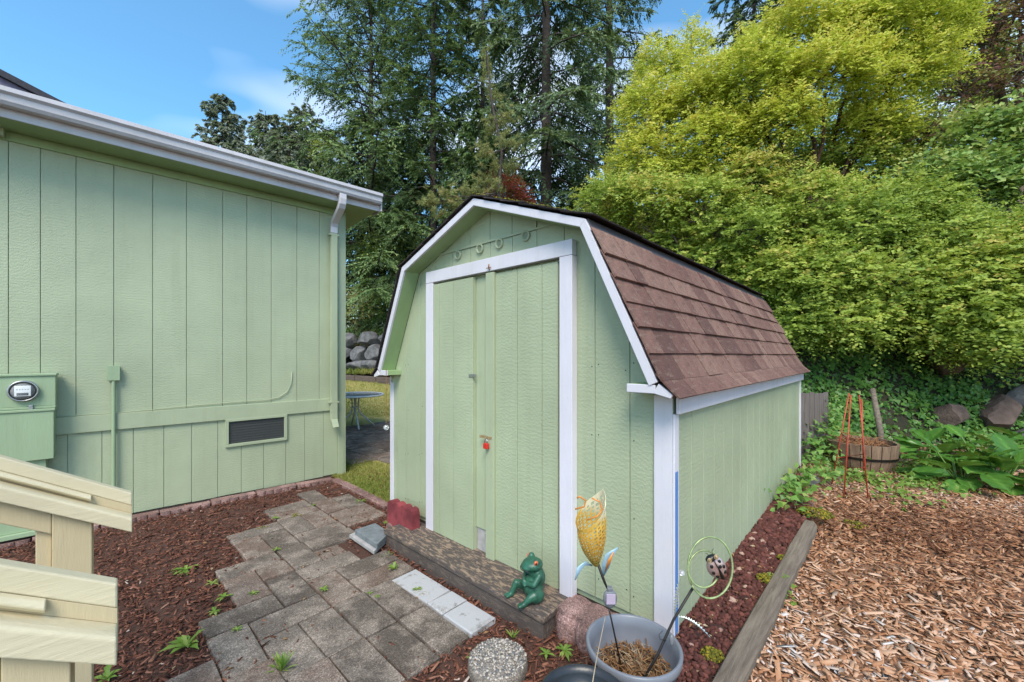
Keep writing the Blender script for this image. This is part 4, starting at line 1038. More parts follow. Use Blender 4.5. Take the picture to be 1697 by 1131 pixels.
m = MB(); V = [v for v in grid]; Fc = []
for j in range(nv):
    for i in range(nu):
        q4 = [j*(nu+1)+i, j*(nu+1)+i+1, (j+1)*(nu+1)+i+1, (j+1)*(nu+1)+i]
        if j in (0, nv-1): Fc.append(tuple(q4)); continue
        ctr = sum((grid[k_] for k_ in q4), Vector())/4; h_ = .70 if (i+j) % 2 else .5; bI = len(V)
        V += [ctr+(grid[k_]-ctr)*h_ for k_ in q4]
        Fc += [(q4[k_], q4[(k_+1)%4], bI+(k_+1)%4, bI+k_) for k_ in range(4)]
lo = link('petal', mesh_py('petal', [v-b0 for v in V], Fc), 'lily_metal', fl, b0)
sm = lo.modifiers.new('s', 'SOLIDIFY'); sm.thickness = .0012
def curl(pts, r=.0035): return MB().tube([at(x, y, d) for x, y, d in pts], r, 8)
curl([(972, 862, -.06), (990, 856, -.062), (998, 845, -.06), (994, 832, -.06), (981, 826, -.06)]).build('stamen', 'lily_orange', fl, True)
curl([(953, 844, -.06), (968, 840, -.06), (971, 830, -.06), (960, 823, -.06), (956, 826, -.06)], .004).build('stamen', 'lily_orange', fl, True)
def strap(pts, wds, mat, parent, name, nrm_=Vector((0, -1, 0))):
    V = []; n_ = len(pts)
    for i in range(n_):
        d = (pts[min(i+1, n_-1)]-pts[max(i-1, 0)]).normalized(); s_ = d.cross(nrm_).normalized()
        V += [pts[i]-s_*wds[i], pts[i]+Vector((0, .25*wds[i], 0)), pts[i]+s_*wds[i]]
    o = link(name, mesh_py(name, V, [(3*i+k_, 3*i+k_+1, 3*i+4+k_, 3*i+3+k_) for i in range(n_-1) for k_ in (0, 1)], True), mat, parent)
    s2 = o.modifiers.new('s', 'SOLIDIFY'); s2.thickness = .0015; return o
strap([at(1000, 955), at(1004, 938, -.01), at(1009, 922, -.015), at(1024, 908, -.02)], [.003, .017, .016, .002], 'blue_leaf', fl, 'metal_leaf')
strap([at(982, 938, .01), at(970, 934, 0), at(960, 943, -.01), at(953, 962, -.02)], [.002, .009, .010, .002], 'blue_leaf', fl, 'metal_leaf')
strap([at(1003, 948, -.012), at(1010, 930, -.02), at(1017, 915, -.022)], [.001, .007, .001], 'lily_orange', fl, 'metal_leaf')
# ladybug spinner
lb = thing('ladybug_stake', 'metal ladybug inside green spiral rings on a dark stake in pot', 'garden stake', POT)
MB().tube([at(1066, 1128, -.05), at(1090, 1085, -.02), at(1116, 1028), at(1148, 975)], .0055, 8).build('stem', 'dark_metal', lb, True)
MB().ball(at(1113, 1062, -.02), (.010, .008, .024), 12, 8).build('solar_light', 'solar_case', lb, True)
MB().tube([at(1098, 1046, -.02), at(1092, 1052, -.03), at(1094, 1060, -.03), at(1104, 1062, -.02)], .0012, 5).build('wire_loop', 'dark_metal', lb, True)
def ring(cx, cy, rx, ry, a0, a1, r, mat, yaw=0.0, n_=40, growth=0):
    m = MB(); pts = []
    for i in range(n_+1):
        a = a0+(a1-a0)*i/n_; g = 1-growth*i/n_
        pts.append(at(cx+rx*g*cos(a), cy-ry*g*sin(a), .03*math.sin(a*1.0+yaw)))
    return m.tube(pts, r, 8).build('spiral_ring', mat, lb, True)
ring(1177, 941, 37, 51, -2.55, 3.75, .0042, 'ring_green')
ring(1167, 944, 27, 32, .9, 5.9, .0038, 'ring_green', growth=.08)
MB().tube([at(1148, 975), at(1152, 978), at(1158, 982)], .004, 8).build('joint', 'ring_green', lb, True)
c = at(1187, 940, -.02); Rl = Matrix.Rotation(radians(-28), 3, 'Y')
bd = MB().ball(c, (.040, .020, .047), 20, 12, Rl).build('ladybug_body', 'bug_shell', lb, True)
MB().ball(c+Rl @ Vector((-.004, -.006, .047)), (.024, .016, .014), 14, 8, Rl).build('head', 'black', bd, True)
m = MB(); m.tube([c+Rl @ Vector((0, -.0205, .04)), c+Rl @ Vector((.002, -.0225, 0)), c+Rl @ Vector((0, -.014, -.044))], [.0015, .003, .009], 8); m.build('shell_seam', 'black', bd, True)
for x, z in ((-.019, .02), (.019, .024), (-.024, -.006), (.025, -.002), (-.016, -.028), (.020, -.026), (.011, .006)):
    yy = -.020*math.sqrt(max(.05, 1-(x/.040)**2-(z/.047)**2))
    MB().ball(c+Rl @ Vector((x, yy, z)), (.0072, .0025, .0085), 12, 8, Rl).build('spot', 'black', bd, True)
for x in (-.017, .014):
    cc = c+Rl @ Vector((x, -.02, .052)); pts = [cc+Rl @ Vector((.011*(1-i/26)*cos(i*.62), -.004-.0002*i, .011*(1-i/26)*sin(i*.62))) for i in range(27)]
    MB().tube(pts, .0017, 6).build('spiral_eye', 'brass', bd, True)
for x in (-.006, .012): MB().tube([c+Rl @ Vector((x, 0, .058)), c+Rl @ Vector((x*1.4, 0, .070)), c+Rl @ Vector((x*2.2, 0, .073))], .0011, 5).build('antenna', 'dark_metal', bd, True)
def feather(p0, p1, p2, w_):
    m = MB(); q0, q1, q2 = at(*p0), at(*p1), at(*p2); n_ = 13
    pts = [q0*(1-t)**2+q1*2*t*(1-t)+q2*t*t for t in [i/n_ for i in range(n_+1)]]
    for i in range(n_):
        t = i/n_; wd_ = w_*(math.sin(pi*(.12+.86*t))); d = (pts[i+1]-pts[i]); s_ = d.normalized().cross(Vector((0, -1, 0)))
        a = pts[i]; b_ = pts[i]+d*1.1
        m.add([a, a+s_*wd_+d*.9+Vector((0, .004, 0)), b_, a-s_*wd_+d*.9+Vector((0, .004, 0))], [(0, 1, 2), (0, 2, 3)])
    o = m.build('metal_leaf', 'silver_leaf', lb); s2 = o.modifiers.new('s', 'SOLIDIFY'); s2.thickness = .0015
feather((1118, 1024), (1120, 995, -.01), (1127, 958, 0), .011)
feather((1124, 1023), (1147, 1022, -.02), (1177, 1057, -.05), .009)
MB().ball(at(1130, 950, -.005), .012, 12, 8).build('glass_bead', 'crystal', lb, True)

# ------------------------------------------------------------------ frog
fb = G(884, 992, STZ)
frog = thing('frog_figurine', 'dark green frog figurine with orange eye sitting on the wooden step', 'figurine', (fb.x, fb.y, STZ), radians(20))
m = MB()
for c, r in (((0, 0, .072), (.062, .060, .072)), ((.022, 0, .125), (.050, .058, .062)), ((.012, 0, .165), (.046, .052, .040)), ((-.006, 0, .205), (.063, .062, .036)), ((-.034, 0, .198), (.045, .05, .024)),
             ((.004, -.040, .232), (.019, .019, .019)), ((.004, .040, .234), (.021, .019, .021))): m.ball(c, r, 16, 10)
for s in (-1, 1):
    y = s*.052
    m.ball((-.005, y*1.1, .045), (.05, .03, .042), 14, 9)
    def limb(pts, rs):
        for (a, ra), (b_, rb) in zip(zip(pts[:-1], rs[:-1]), zip(pts[1:], rs[1:])):
            for i in range(7): t = i/6; m.ball(Vector(a).lerp(Vector(b_), t), ra*(1-t)+rb*t, 8, 6)
    kx = -.085 if s > 0 else -.05
    limb([(-.02, y*1.15, .05), (kx, y*1.25, .075 if s > 0 else .045), (kx-.03, y*1.2, .020)], [.034, .022, .016])
    limb([(kx-.03, y*1.2, .016), (kx-.065, y*1.35, .012)], [.016, .011]); limb([(kx-.03, y*1.2, .016), (kx-.062, y*.95, .012)], [.015, .010])
    limb([(.015, s*.052, .155), (-.025, s*.066, .115), (-.062, -s*.004, .105 if s < 0 else .118)], [.022, .017, .014])
    limb([(-.062, -s*.004, .105), (-.066, -s*.024, .10)], [.013, .009])
fo = m.build('frog_body', 'frog_green', frog, True)
rm = fo.modifiers.new('r', 'REMESH'); rm.mode = 'VOXEL'; rm.voxel_size = .0045; rm.use_smooth_shade = True
sm = fo.modifiers.new('s', 'SMOOTH'); sm.factor = .5; sm.iterations = 5
for s in (-1, 1):
    e = MB().ball((-.006, s*.052, .234), (.0135, .0095, .0135), 14, 8).build('eye', 'frog_eye', frog, True)
    MB().ball((-.008, s*.0605, .234), (.006, .003, .006), 10, 6).build('pupil', 'black', e, True)
MB().tube([(-.050, -.050, .193), (-.072, -.030, .188), (-.079, 0, .187), (-.072, .030, .188), (-.050, .050, .193)], .0022, 6).build('mouth', 'black', frog, True)

# ------------------------------------------------------------------ patio table, hanging crystal
tp = G(592, 712); tb_ = thing('patio_table', 'round glass patio table with white metal rim and bent legs', 'table', (tp.x-.10, tp.y+.15, .03))
zt_ = .70
MB().lathe([(0, zt_-.004), (.56, zt_-.004), (.56, zt_+.004), (0, zt_+.004)], 48).build('glass_top', 'table_glass', tb_, True)
MB().lathe([(.555, zt_-.022), (.592, zt_-.022), (.60, zt_-.008), (.598, zt_+.008), (.585, zt_+.014), (.557, zt_+.008), (.555, zt_-.022)], 48).build('table_rim', 'white_metal', tb_, True)
for k in range(4):
    a = .55+k*pi/2; d = Vector((cos(a), sin(a), 0))
    MB().tube([d*.50+Vector((0,0,zt_-.03)), d*.16+Vector((0,0,zt_-.04)), d*.07+Vector((0,0,zt_-.10)), d*.06+Vector((0,0,.40)), d*.10+Vector((0,0,.30)), d*.40+Vector((0,0,.0))], .017, 10).build('leg', 'white_metal', tb_, True)
for zz in (.42, .62): MB().lathe([(.055, zz), (.085, zz), (.085, zz+.02), (.055, zz+.02), (.055, zz)], 24).build('leg_collar', 'white_metal', tb_, True)
hu = FU(640, V0-.02); hv = V0-.02
hz0 = FZ(641, 612, hv); hz1 = FZ(641, 709, hv)
hg = thing('hanging_crystal', 'clear crystal ball hanging on a cord from the shed eave', 'ornament', S2W(hv, hu, 0), SH_YAW)
MB().tube([(.0, 0, hz0), (0, 0, hz1+.02)], .0022, 6).build('cord', 'rust_metal', hg)
MB().ball((0, 0, hz1), .024, 12, 8).build('crystal', 'crystal', hg)
MB().ball((0, 0, hz1+.03), (.006, .006, .008), 8, 6).build('crystal_cap', 'dark_metal', hg)

# ------------------------------------------------------------------ barrel planter, cage, post, fence
bp = G(1443, 789, .15)
br = thing('barrel_planter', 'half wooden barrel planter with dark metal hoop and dead plants', 'planter', (bp.x+.17, bp.y+.34, .13))
ns = 22; Rt, Rb, Hh_ = .37, .30, .37
for k in range(ns):
    a0, a1 = 2*pi*k/ns+.012, 2*pi*(k+1)/ns-.012
    A = []; B_ = []
    for (r0, z) in ((Rb, 0), (Rb+.05, .18), (Rt, Hh_+random.uniform(-.006, .006))):
        A += [(r0*cos(a0), r0*sin(a0), z), (r0*cos(a1), r0*sin(a1), z), ((r0-.028)*cos(a1), (r0-.028)*sin(a1), z), ((r0-.028)*cos(a0), (r0-.028)*sin(a0), z)]
    MB().add(A, [(3,2,1,0), (8,9,10,11)]+[(b+i, b+(i+1)%4, b+4+(i+1)%4, b+4+i) for b in (0, 4) for i in range(4)]).build('stave', 'barrel_wood', br)
MB().lathe([(Rb+.052, .185), (Rb+.066, .215), (Rb+.070, .215), (Rb+.056, .182), (Rb+.052, .185)], 44).build('hoop', 'dark_metal', br)
MB().lathe([(0, .30), (Rt-.04, .29)], 24).build('potting_soil', 'soil', br)
def twigs(name, parent, n_, c, spread, ln, mat, r=.003):
    m = MB()
    for i in range(n_):
        a, q_ = random.uniform(0, 6.28), random.uniform(0, spread); p0 = Vector(c)+Vector((q_*cos(a), q_*sin(a), 0)); d = Vector((random.gauss(0, .8), random.gauss(0, .8), random.uniform(.0, .5))).normalized()*random.uniform(*ln)
        m.tube([p0, p0+d*.5+Vector((0, 0, .03)), p0+d+Vector((0, 0, -.03))], [r, r*.8, r*.4], 4, False)
    o = m.build(name, mat, parent); o['kind'] = 'stuff'; return o
twigs('dead_stems', br, 120, (-.06, -.05, .33), .26, (.10, .28), 'dry_plant', .005)
cg = G(1410, 800, .17)
cage = thing('tomato_cage', 'red wire tomato cage standing beside the barrel planter', 'tomato cage', (cg.x, cg.y, .12))
feet = [G(1377, 806, .16), G(1398, 828, .15), G(1439, 828, .15), G(1432, 792, .17)]
tops = [P(1407, 652, feet[0].y+.02), P(1410, 655, feet[1].y+.10), P(1424, 655, feet[2].y+.12), P(1428, 662, feet[3].y)]
loc = Vector(cage.location)
for a, b in zip(feet, tops): MB().tube([a-loc-Vector((0,0,.03)), b-loc], .006, 8).build('stake', 'cage_red', cage, True)
for t in (.30, .57):
    pts = [a.lerp(b, t)-loc for a, b in zip(feet, tops)]; MB().tube([pts[0], pts[1], pts[2], pts[3], pts[0]], .005, 6).build('hoop', 'cage_red', cage, True)
pa, pb = P(1459, 728, 6.0), P(1446, 645, 6.25)
ps = MB().tube([Vector((0,0,-.35)), (0, 0, .1), pb-pa], [.042, .04, .034], 10); tag(ps.build('leaning_post', 'timber', None, True, loc=pa), 'grey weathered post leaning into the ivy behind the barrel', 'post')
fe = P(1326, 740, 5.35); 
fence = thing('picket_fence', 'short weathered grey-brown board fence behind the shed', 'fence', (fe.x, fe.y, 0), radians(20))
zt2 = H-(652-CY0)/F*5.4
for k in range(-8, 6):
    bx('picket', 'fence_wood', fence, k*.092+.003, k*.092+.089, 0, .018, .1, zt2+random.uniform(-.012, .012), .003)
for zz in (.35, zt2-.2): bx('rail', 'fence_wood', fence, -.74, .55, .019, .055, zz, zz+.08, .003)
# ------------------------------------------------------------------ foliage builders
def unit(v): return v/(np.linalg.norm(v, axis=-1, keepdims=True)+1e-9)
def leaf_arrays(Pb, D, U, L, Wd, fold=.12, lobed=False):
    """folded leaf blades: base, left, tip, right (two triangles each)"""
    D = unit(D); S_ = unit(np.cross(D, U)); U2 = unit(np.cross(S_, D)); L = L[:, None]; Wd = Wd[:, None]
    b = Pb; t = Pb+D*L-U2*L*.10; l = Pb+D*L*.45+S_*Wd*.5+U2*Wd*fold; r = Pb+D*L*.45-S_*Wd*.5+U2*Wd*fold
    V = np.stack([b, l, t, r], 1); n = len(Pb)
    Fa = (np.array([(0, 2, 1), (0, 3, 2)])[None]+(np.arange(n)*4)[:, None, None]).reshape(-1, 3)
    return V.reshape(-1, 3), Fa, 4
def ivy_arrays(Pb, D, U, L):
    """three-pointed leaf"""
    D = unit(D); S_ = unit(np.cross(D, U)); U2 = unit(np.cross(S_, D)); L = L[:, None]
    pts = [(0,0,0), (.22,.50,.02), (.50,.24,.06), (1.0,0,-.05), (.50,-.24,.06), (.22,-.50,.02)]
    V = np.stack([Pb+(D*a+S_*b+U2*c)*L for a, b, c in pts], 1); n = len(Pb)
    q = np.array([(0,2,1), (0,4,2), (4,3,2), (0,5,4)])
    Fa = (q[None]+(np.arange(n)*6)[:, None, None]).reshape(-1, 3); return V.reshape(-1, 3), Fa, 6
def sprays(c, d, ln, k, leafL, leafW, droop=.25, spread=.9, upw=1.0, tint=None, lf=leaf_arrays):
    n = len(c); d = unit(d); t = (np.arange(k)+.7)/k
    up = np.array([0, 0, 1.0]); side = unit(np.cross(d, up)+1e-4)
    pos = c[:, None]+d[:, None]*(ln[:, None, None]*t[None, :, None])-up*(droop*ln[:, None]*t[None]**2)[..., None]
    sg = np.where(np.arange(k) % 2 == 0, 1, -1)[None, :, None]
    D = d[:, None]*.55+side[:, None]*sg*spread+rng.normal(0, .28, (n, k, 3))
    U = up*upw*.75+np.array([-.05, -.65, 0])+rng.normal(0, .5, (n, k, 3))
    L = leafL*rng.uniform(.55, 1.3, (n, k))*rng.uniform(.7, 1.3, (n, 1))*(1-.35*t[None])
    tn = (np.full(n, .5) if tint is None else tint)[:, None]+rng.normal(0, .12, (n, k))+.12*t[None]
    V, Fa, m_ = lf(pos.reshape(-1, 3), D.reshape(-1, 3), U.reshape(-1, 3), L.ravel(), (L*leafW).ravel())
    return V, Fa, np.repeat(np.clip(tn.ravel(), 0, 1), m_)
def merge(parts):
    Vs, Fs, Ts = [], [], []; b = 0
    for V, Fa, T in parts: Vs.append(V); Fs.append(Fa+b); Ts.append(T); b += len(V)
    return np.concatenate(Vs), np.concatenate(Fs), np.concatenate(Ts)
def lobe_sprays(c, r, n, leafL, leafW, k, tb, ln=(.18, .42), droop=.25, inner=.45, front=True):
    """sprays through the outer shell of one clump"""
    d = unit(rng.normal(0, 1, (n, 3))); d[:, 2] = d[:, 2]*.85+.15
    if front: flip = (d[:, 1] > .35) & (rng.uniform(0, 1, n) < .7); d[flip, 1] *= -1
    d = unit(d); rad = inner+(1.06-inner)*rng.uniform(0, 1, n)**.55
    # uneven outline: knobs
    kn = unit(rng.normal(0, 1, (20, 3))); kv = np.max(np.clip(d @ kn.T, 0, 1)**14, axis=1); rad = rad*(.70+.42*kv)
    r = np.asarray(r if isinstance(r, (tuple, list)) else (r, r, r), float)
    pos = np.asarray(c)+d*rad[:, None]*r
    out_ = unit(d*np.array([1, 1, .6])+rng.normal(0, .5, (n, 3))+np.array([0, 0, .12]))
    tint = tb+.30*(rad-.8)+.12*d[:, 2]+rng.normal(0, .17, n)  # deeper and lower leaves tinted darker: shade painted into the clump
    return sprays(pos, out_, rng.uniform(*ln, n), k, leafL, leafW, droop, tint=tint)
def stems_mesh(m, base, ends, r0, wob=.12):
    base = Vector(base)
    for e, re in ends:
        e = Vector(e); d = e-base; pts = []; n_ = 7
        for i in range(n_+1):
            t = i/n_; w_ = Vector((random.gauss(0, 1), random.gauss(0, 1), random.gauss(0, .5)))*wob*d.length*.12*math.sin(pi*t)
            pts.append(base+Vector((d.x*t**1.35, d.y*t**1.35, d.z*t**.85))+w_)
        m.tube(pts, [r0*(1-t_/n_)+re*(t_/n_) for t_ in range(n_+1)], 7, False)
def bush(name, label, cat, base, lobes, mat, dens, leafL, leafW, k=9, group=None, tb=.45, r0=.05, bark='bark', ln=(.18, .42), droop=.25, extra_twigs=0, inner=.45, trunk_name='trunk', crown_name='crown'):
    base = Vector(base); root = thing(name, label, cat, base, 0, group)
    parts = []; ends = []
    for c, r in lobes:
        rm = r if not isinstance(r, tuple) else sum(r)/3; n = int(dens*rm*rm)
        parts.append(lobe_sprays(np.array(c)-np.array(base), r, n, leafL, leafW, k, tb+rng.normal(0, .10), ln, droop, inner)); ends.append((Vector(c)-base+Vector((0, 0, -.1*rm)), r0*.25))
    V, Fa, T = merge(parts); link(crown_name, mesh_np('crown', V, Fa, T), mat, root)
    m = MB(); stems_mesh(m, (0, 0, -.2), ends, r0)
    for c, r in lobes:
        rm = r if not isinstance(r, tuple) else sum(r)/3; cc = Vector(c)-base
        for _ in range(7+extra_twigs):
            d = Vector((random.gauss(0, 1), random.gauss(0, 1), random.gauss(.2, .8))).normalized(); s_ = cc+Vector((random.gauss(0, .15), random.gauss(0, .15), random.gauss(0, .15)))*rm
            e = cc+d*rm*random.uniform(.7, 1.02); mid = s_.lerp(e, .5)+Vector((0, 0, .08*rm))
            m.tube([s_, mid, e], [r0*.22, r0*.15, r0*.06], 5, False)
    m.build(trunk_name, bark, root, True)
    return root
def bz(x, y): return float(bank_z(x, y))
def L_(px, py, dp, r): return (tuple(P(px, py, dp)), r)
# ------------------------------------------------------------------ conifers
def conifer(name, label, base, height, rad, mat, nb=90, seed=0, start=.08, droop=.5, twl=.20, dens=1.0, lean=(0, 0), trunk_r=.16, gap=0.0, view_only=True, group=None, prof=.65, side_len=.40, cross=False):
    r_ = np.random.default_rng(seed); root = thing(name, label, 'tree', base, 0, group)
    H_ = height; Vs = []; m = MB()
    m.tube([(lean[0]*t*H_, lean[1]*t*H_, t*H_-.3*(t == 0)) for t in np.linspace(0, 1, 14)], [trunk_r*(1-.93*t) for t in np.linspace(0, 1, 14)], 10, False)
    Pl, Dl, Ul, Ll, Tl = [], [], [], [], []
    ztop = H+.93*base[1]+1.5-base[2]
    az0 = r_.uniform(0, 6.28)
    for b in range(nb):
        lev = b//5; h = start+(1-start)*(lev*5+r_.uniform(0, 1.6))/nb
        if r_.uniform() < gap: continue
        z = h*H_
        if view_only and z > ztop: continue
        az = az0+(b % 5)*1.2566+lev*.9+r_.normal(0, .22); L = rad*((1-h)**prof)*r_.uniform(.7, 1.15)+.15
        d = np.array([cos(az), sin(az), 0]); s = np.array([-sin(az), cos(az), 0])
        p0 = np.array([lean[0]*z, lean[1]*z, z]); rise = L*r_.uniform(.05, .30)*(.4+h); dr = L*droop*r_.uniform(.6, 1.2)*(1.15-h)
        def pt(t): t = np.asarray(t, float)[..., None]; return p0+d*L*t+np.array([0, 0, 1.])*(rise*t-dr*t**1.6+.10*L*t**4)
        tt = np.linspace(0, 1, 7); m.tube([tuple(q) for q in pt(tt)], [.030*(L/2.5)*(1-.85*t)+.004 for t in tt], 5, False)
        ns_ = max(8, int(L*10*dens)); t = r_.uniform(.14, 1, ns_); sg = r_.choice([-1, 1], ns_)
        c = pt(t); sl_ = L*side_len*(1-.62*t)*r_.uniform(.6, 1.2, ns_)+.07
        sd = s[None]*sg[:, None]*r_.uniform(.6, 1.1, ns_)[:, None]+d[None]*r_.uniform(.3, .9, ns_)[:, None]+np.array([0, 0, 1.])*r_.normal(-.18, .22, ns_)[:, None]
        sd = unit(sd)
        kt = 17
        u = (np.arange(kt)+.5)/kt
        hang = r_.uniform(.15, .75, ns_)
        pos = c[:, None]+sd[:, None]*(sl_[:, None]*u)[..., None]-np.array([0, 0, 1.])*(hang[:, None]*sl_[:, None]*u**1.7)[..., None]
        tang = sd[:, None]-np.array([0, 0, 1.])*(hang[:, None]*1.7*u**.7)[..., None]
        perp = unit(np.cross(tang, np.array([0, 0, 1.])+r_.normal(0, .3, (ns_, kt, 3))))
        sg2 = np.where(np.arange(kt) % 2 == 0, 1, -1)[None, :, None]
        D = unit(tang)*1.0+perp*sg2*.62+r_.normal(0, .13, (ns_, kt, 3))
        Pl.append(pos.reshape(-1, 3)); Dl.append(D.reshape(-1, 3)); Ul.append((np.array([0, -.55, .8])+r_.normal(0, .45, (ns_, kt, 3))).reshape(-1, 3))
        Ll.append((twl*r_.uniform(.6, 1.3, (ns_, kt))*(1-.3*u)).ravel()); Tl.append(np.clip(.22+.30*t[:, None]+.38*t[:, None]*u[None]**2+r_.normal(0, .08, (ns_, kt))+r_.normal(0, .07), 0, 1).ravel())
    Pb = np.concatenate(Pl); D = np.concatenate(Dl); U = np.concatenate(Ul); L = np.concatenate(Ll); T = np.concatenate(Tl)
    V, Fa, k_ = leaf_arrays(Pb, D, U, L, L*(.30 if cross else .40), .2)
    if cross:
     S_ = unit(np.cross(unit(D), U)); V2, F2, _ = leaf_arrays(Pb, D, S_, L*.9, L*.28, .1)
     V = np.concatenate([V, V2]); Fa = np.concatenate([Fa, F2+len(Pb)*4]); T = np.concatenate([T, T])
    T = np.repeat(T, 4)
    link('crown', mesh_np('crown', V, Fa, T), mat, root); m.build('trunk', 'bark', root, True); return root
def base_at(px, dp): x = (px-CX)/F*dp; return (x, dp, bz(x, dp)-.1)
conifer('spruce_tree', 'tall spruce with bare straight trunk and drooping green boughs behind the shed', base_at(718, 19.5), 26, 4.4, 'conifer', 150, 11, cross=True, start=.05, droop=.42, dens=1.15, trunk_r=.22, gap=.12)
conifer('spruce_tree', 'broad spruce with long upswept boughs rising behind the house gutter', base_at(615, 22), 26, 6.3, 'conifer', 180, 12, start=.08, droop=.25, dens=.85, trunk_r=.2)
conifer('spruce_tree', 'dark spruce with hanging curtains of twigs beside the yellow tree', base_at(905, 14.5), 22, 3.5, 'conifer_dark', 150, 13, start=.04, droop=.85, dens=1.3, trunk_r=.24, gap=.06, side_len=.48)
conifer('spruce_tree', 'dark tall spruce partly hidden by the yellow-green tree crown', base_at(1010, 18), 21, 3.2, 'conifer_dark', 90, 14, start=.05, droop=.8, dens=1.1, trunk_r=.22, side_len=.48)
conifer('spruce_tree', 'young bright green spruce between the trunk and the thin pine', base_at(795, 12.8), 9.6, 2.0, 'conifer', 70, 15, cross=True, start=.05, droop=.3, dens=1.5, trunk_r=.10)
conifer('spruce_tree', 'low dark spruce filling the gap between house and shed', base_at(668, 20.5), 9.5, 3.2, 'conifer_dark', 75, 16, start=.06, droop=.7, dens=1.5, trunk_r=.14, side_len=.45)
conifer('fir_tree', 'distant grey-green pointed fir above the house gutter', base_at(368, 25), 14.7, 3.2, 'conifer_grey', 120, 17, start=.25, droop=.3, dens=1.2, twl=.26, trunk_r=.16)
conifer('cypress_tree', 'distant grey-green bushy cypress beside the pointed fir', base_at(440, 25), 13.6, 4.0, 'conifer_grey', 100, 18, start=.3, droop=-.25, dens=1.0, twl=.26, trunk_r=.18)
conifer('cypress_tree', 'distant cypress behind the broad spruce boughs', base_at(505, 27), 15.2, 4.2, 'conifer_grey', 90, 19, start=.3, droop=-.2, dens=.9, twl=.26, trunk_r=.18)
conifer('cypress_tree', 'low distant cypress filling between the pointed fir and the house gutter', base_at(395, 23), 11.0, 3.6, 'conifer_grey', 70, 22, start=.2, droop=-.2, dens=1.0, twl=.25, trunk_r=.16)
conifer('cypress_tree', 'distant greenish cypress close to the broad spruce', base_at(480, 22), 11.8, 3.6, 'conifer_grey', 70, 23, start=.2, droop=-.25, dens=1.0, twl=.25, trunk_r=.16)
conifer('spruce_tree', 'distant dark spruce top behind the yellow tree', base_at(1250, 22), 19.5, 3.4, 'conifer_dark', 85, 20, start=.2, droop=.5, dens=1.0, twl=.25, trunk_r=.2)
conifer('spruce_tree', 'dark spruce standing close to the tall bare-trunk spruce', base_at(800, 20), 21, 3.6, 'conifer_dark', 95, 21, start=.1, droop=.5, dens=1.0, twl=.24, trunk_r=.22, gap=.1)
# slim pine with tufts
def pine(name, label, base, pts, tufts, mat):
    root = thing(name, label, 'tree', base); b = Vector(base); m = MB()
    w = [Vector(p)-b for p in pts]; m.tube(w, [.075*(1-.85*i/(len(w)-1)) for i in range(len(w))], 8, False)
    Pl, Dl, Ll, Tl = [], [], [], []
    for c, r, n in tufts:
        c = Vector(c)-b; near = min(w, key=lambda q: (q-c).length)
        m.tube([near, near.lerp(c, .5)+Vector((0, 0, -.06)), c], [.022, .016, .007], 6, False)
        ctr = np.asarray(c)+rng.normal(0, .42, (n, 3))*np.array(r)
        k = 34; dd = unit(rng.normal(0, 1, (n, k, 3))+np.array([0, 0, .5]))
        Pl.append(np.repeat(ctr, k, 0)); Dl.append(dd.reshape(-1, 3)); Ll.append(rng.uniform(.06, .12, n*k)); Tl.append(np.clip(np.repeat(rng.normal(.5, .2, n), k)+rng.normal(0, .1, n*k), 0, 1))
    Pb = np.concatenate(Pl); D = np.concatenate(Dl); L = np.concatenate(Ll); T = np.concatenate(Tl)
    V, Fa, _ = leaf_arrays(Pb, D, rng.normal(0, 1, Pb.shape), L, L*.11, 0)
    link('crown', mesh_np('crown', V, Fa, np.repeat(T, 4)), mat, root); m.build('trunk', 'bark', root, True)
dpn = 10.5; pb_ = (P(838, 400, dpn).x, dpn, bz(P(838, 400, dpn).x, dpn)-.2)
tf = []
for (px, py, rx, rz_, n) in ((806, 92, .14, .32, 20), (808, 130, .2, .3, 22), (822, 160, .30, .3, 30), (835, 195, .42, .25, 40), (815, 215, .35, .3, 36), (800, 250, .35, .25, 34), (845, 235, .4, .25, 34), (825, 275, .4, .25, 34), (800, 300, .35, .2, 30), (850, 275, .3, .2, 24),
                        (775, 318, .5, .18, 44), (740, 325, .5, .16, 44), (715, 335, .35, .14, 30), (760, 345, .4, .14, 34), (725, 355, .3, .12, 20), (820, 310, .3, .2, 22)):
    tf.append((P(px, py, dpn+random.uniform(-.5, .4)), (rx, .35, rz_), n))
pine('pine_tree', 'slim olive pine with tufted needles leaning over the shed ridge', pb_, [pb_, P(836, 380, dpn), P(826, 320, dpn), P(832, 250, dpn), P(815, 170, dpn), P(806, 85, dpn)], tf, 'pine_olive')
mbx = P(842, 330, 11.5)
bush('maple_tree', 'small dark red maple showing above the shed roof', 'tree', (mbx.x, 11.5, bz(mbx.x, 11.5)-.1), [L_(842, 322, 11.5, (.5, .5, .35)), L_(835, 305, 11.8, (.35, .35, .3)), L_(862, 340, 11.4, (.4, .4, .3))], 'leaf_red', 1500, .06, .6, group=None, r0=.04)

# ------------------------------------------------------------------ bright trees and shrubs on the bank
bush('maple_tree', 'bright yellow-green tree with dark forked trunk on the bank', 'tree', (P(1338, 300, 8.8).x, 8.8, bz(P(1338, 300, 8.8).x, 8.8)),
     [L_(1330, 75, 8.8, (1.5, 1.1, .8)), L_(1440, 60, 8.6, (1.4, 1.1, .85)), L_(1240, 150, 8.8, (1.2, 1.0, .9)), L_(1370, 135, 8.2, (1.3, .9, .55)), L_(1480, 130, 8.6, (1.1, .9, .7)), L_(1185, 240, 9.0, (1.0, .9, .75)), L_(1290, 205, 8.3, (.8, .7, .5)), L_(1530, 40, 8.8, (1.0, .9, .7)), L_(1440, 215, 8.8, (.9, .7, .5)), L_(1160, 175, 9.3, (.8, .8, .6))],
     'leaf_yellow', 1300, .085, .60, 9, tb=.52, r0=.075, bark='bark_red', extra_twigs=8, inner=.35)
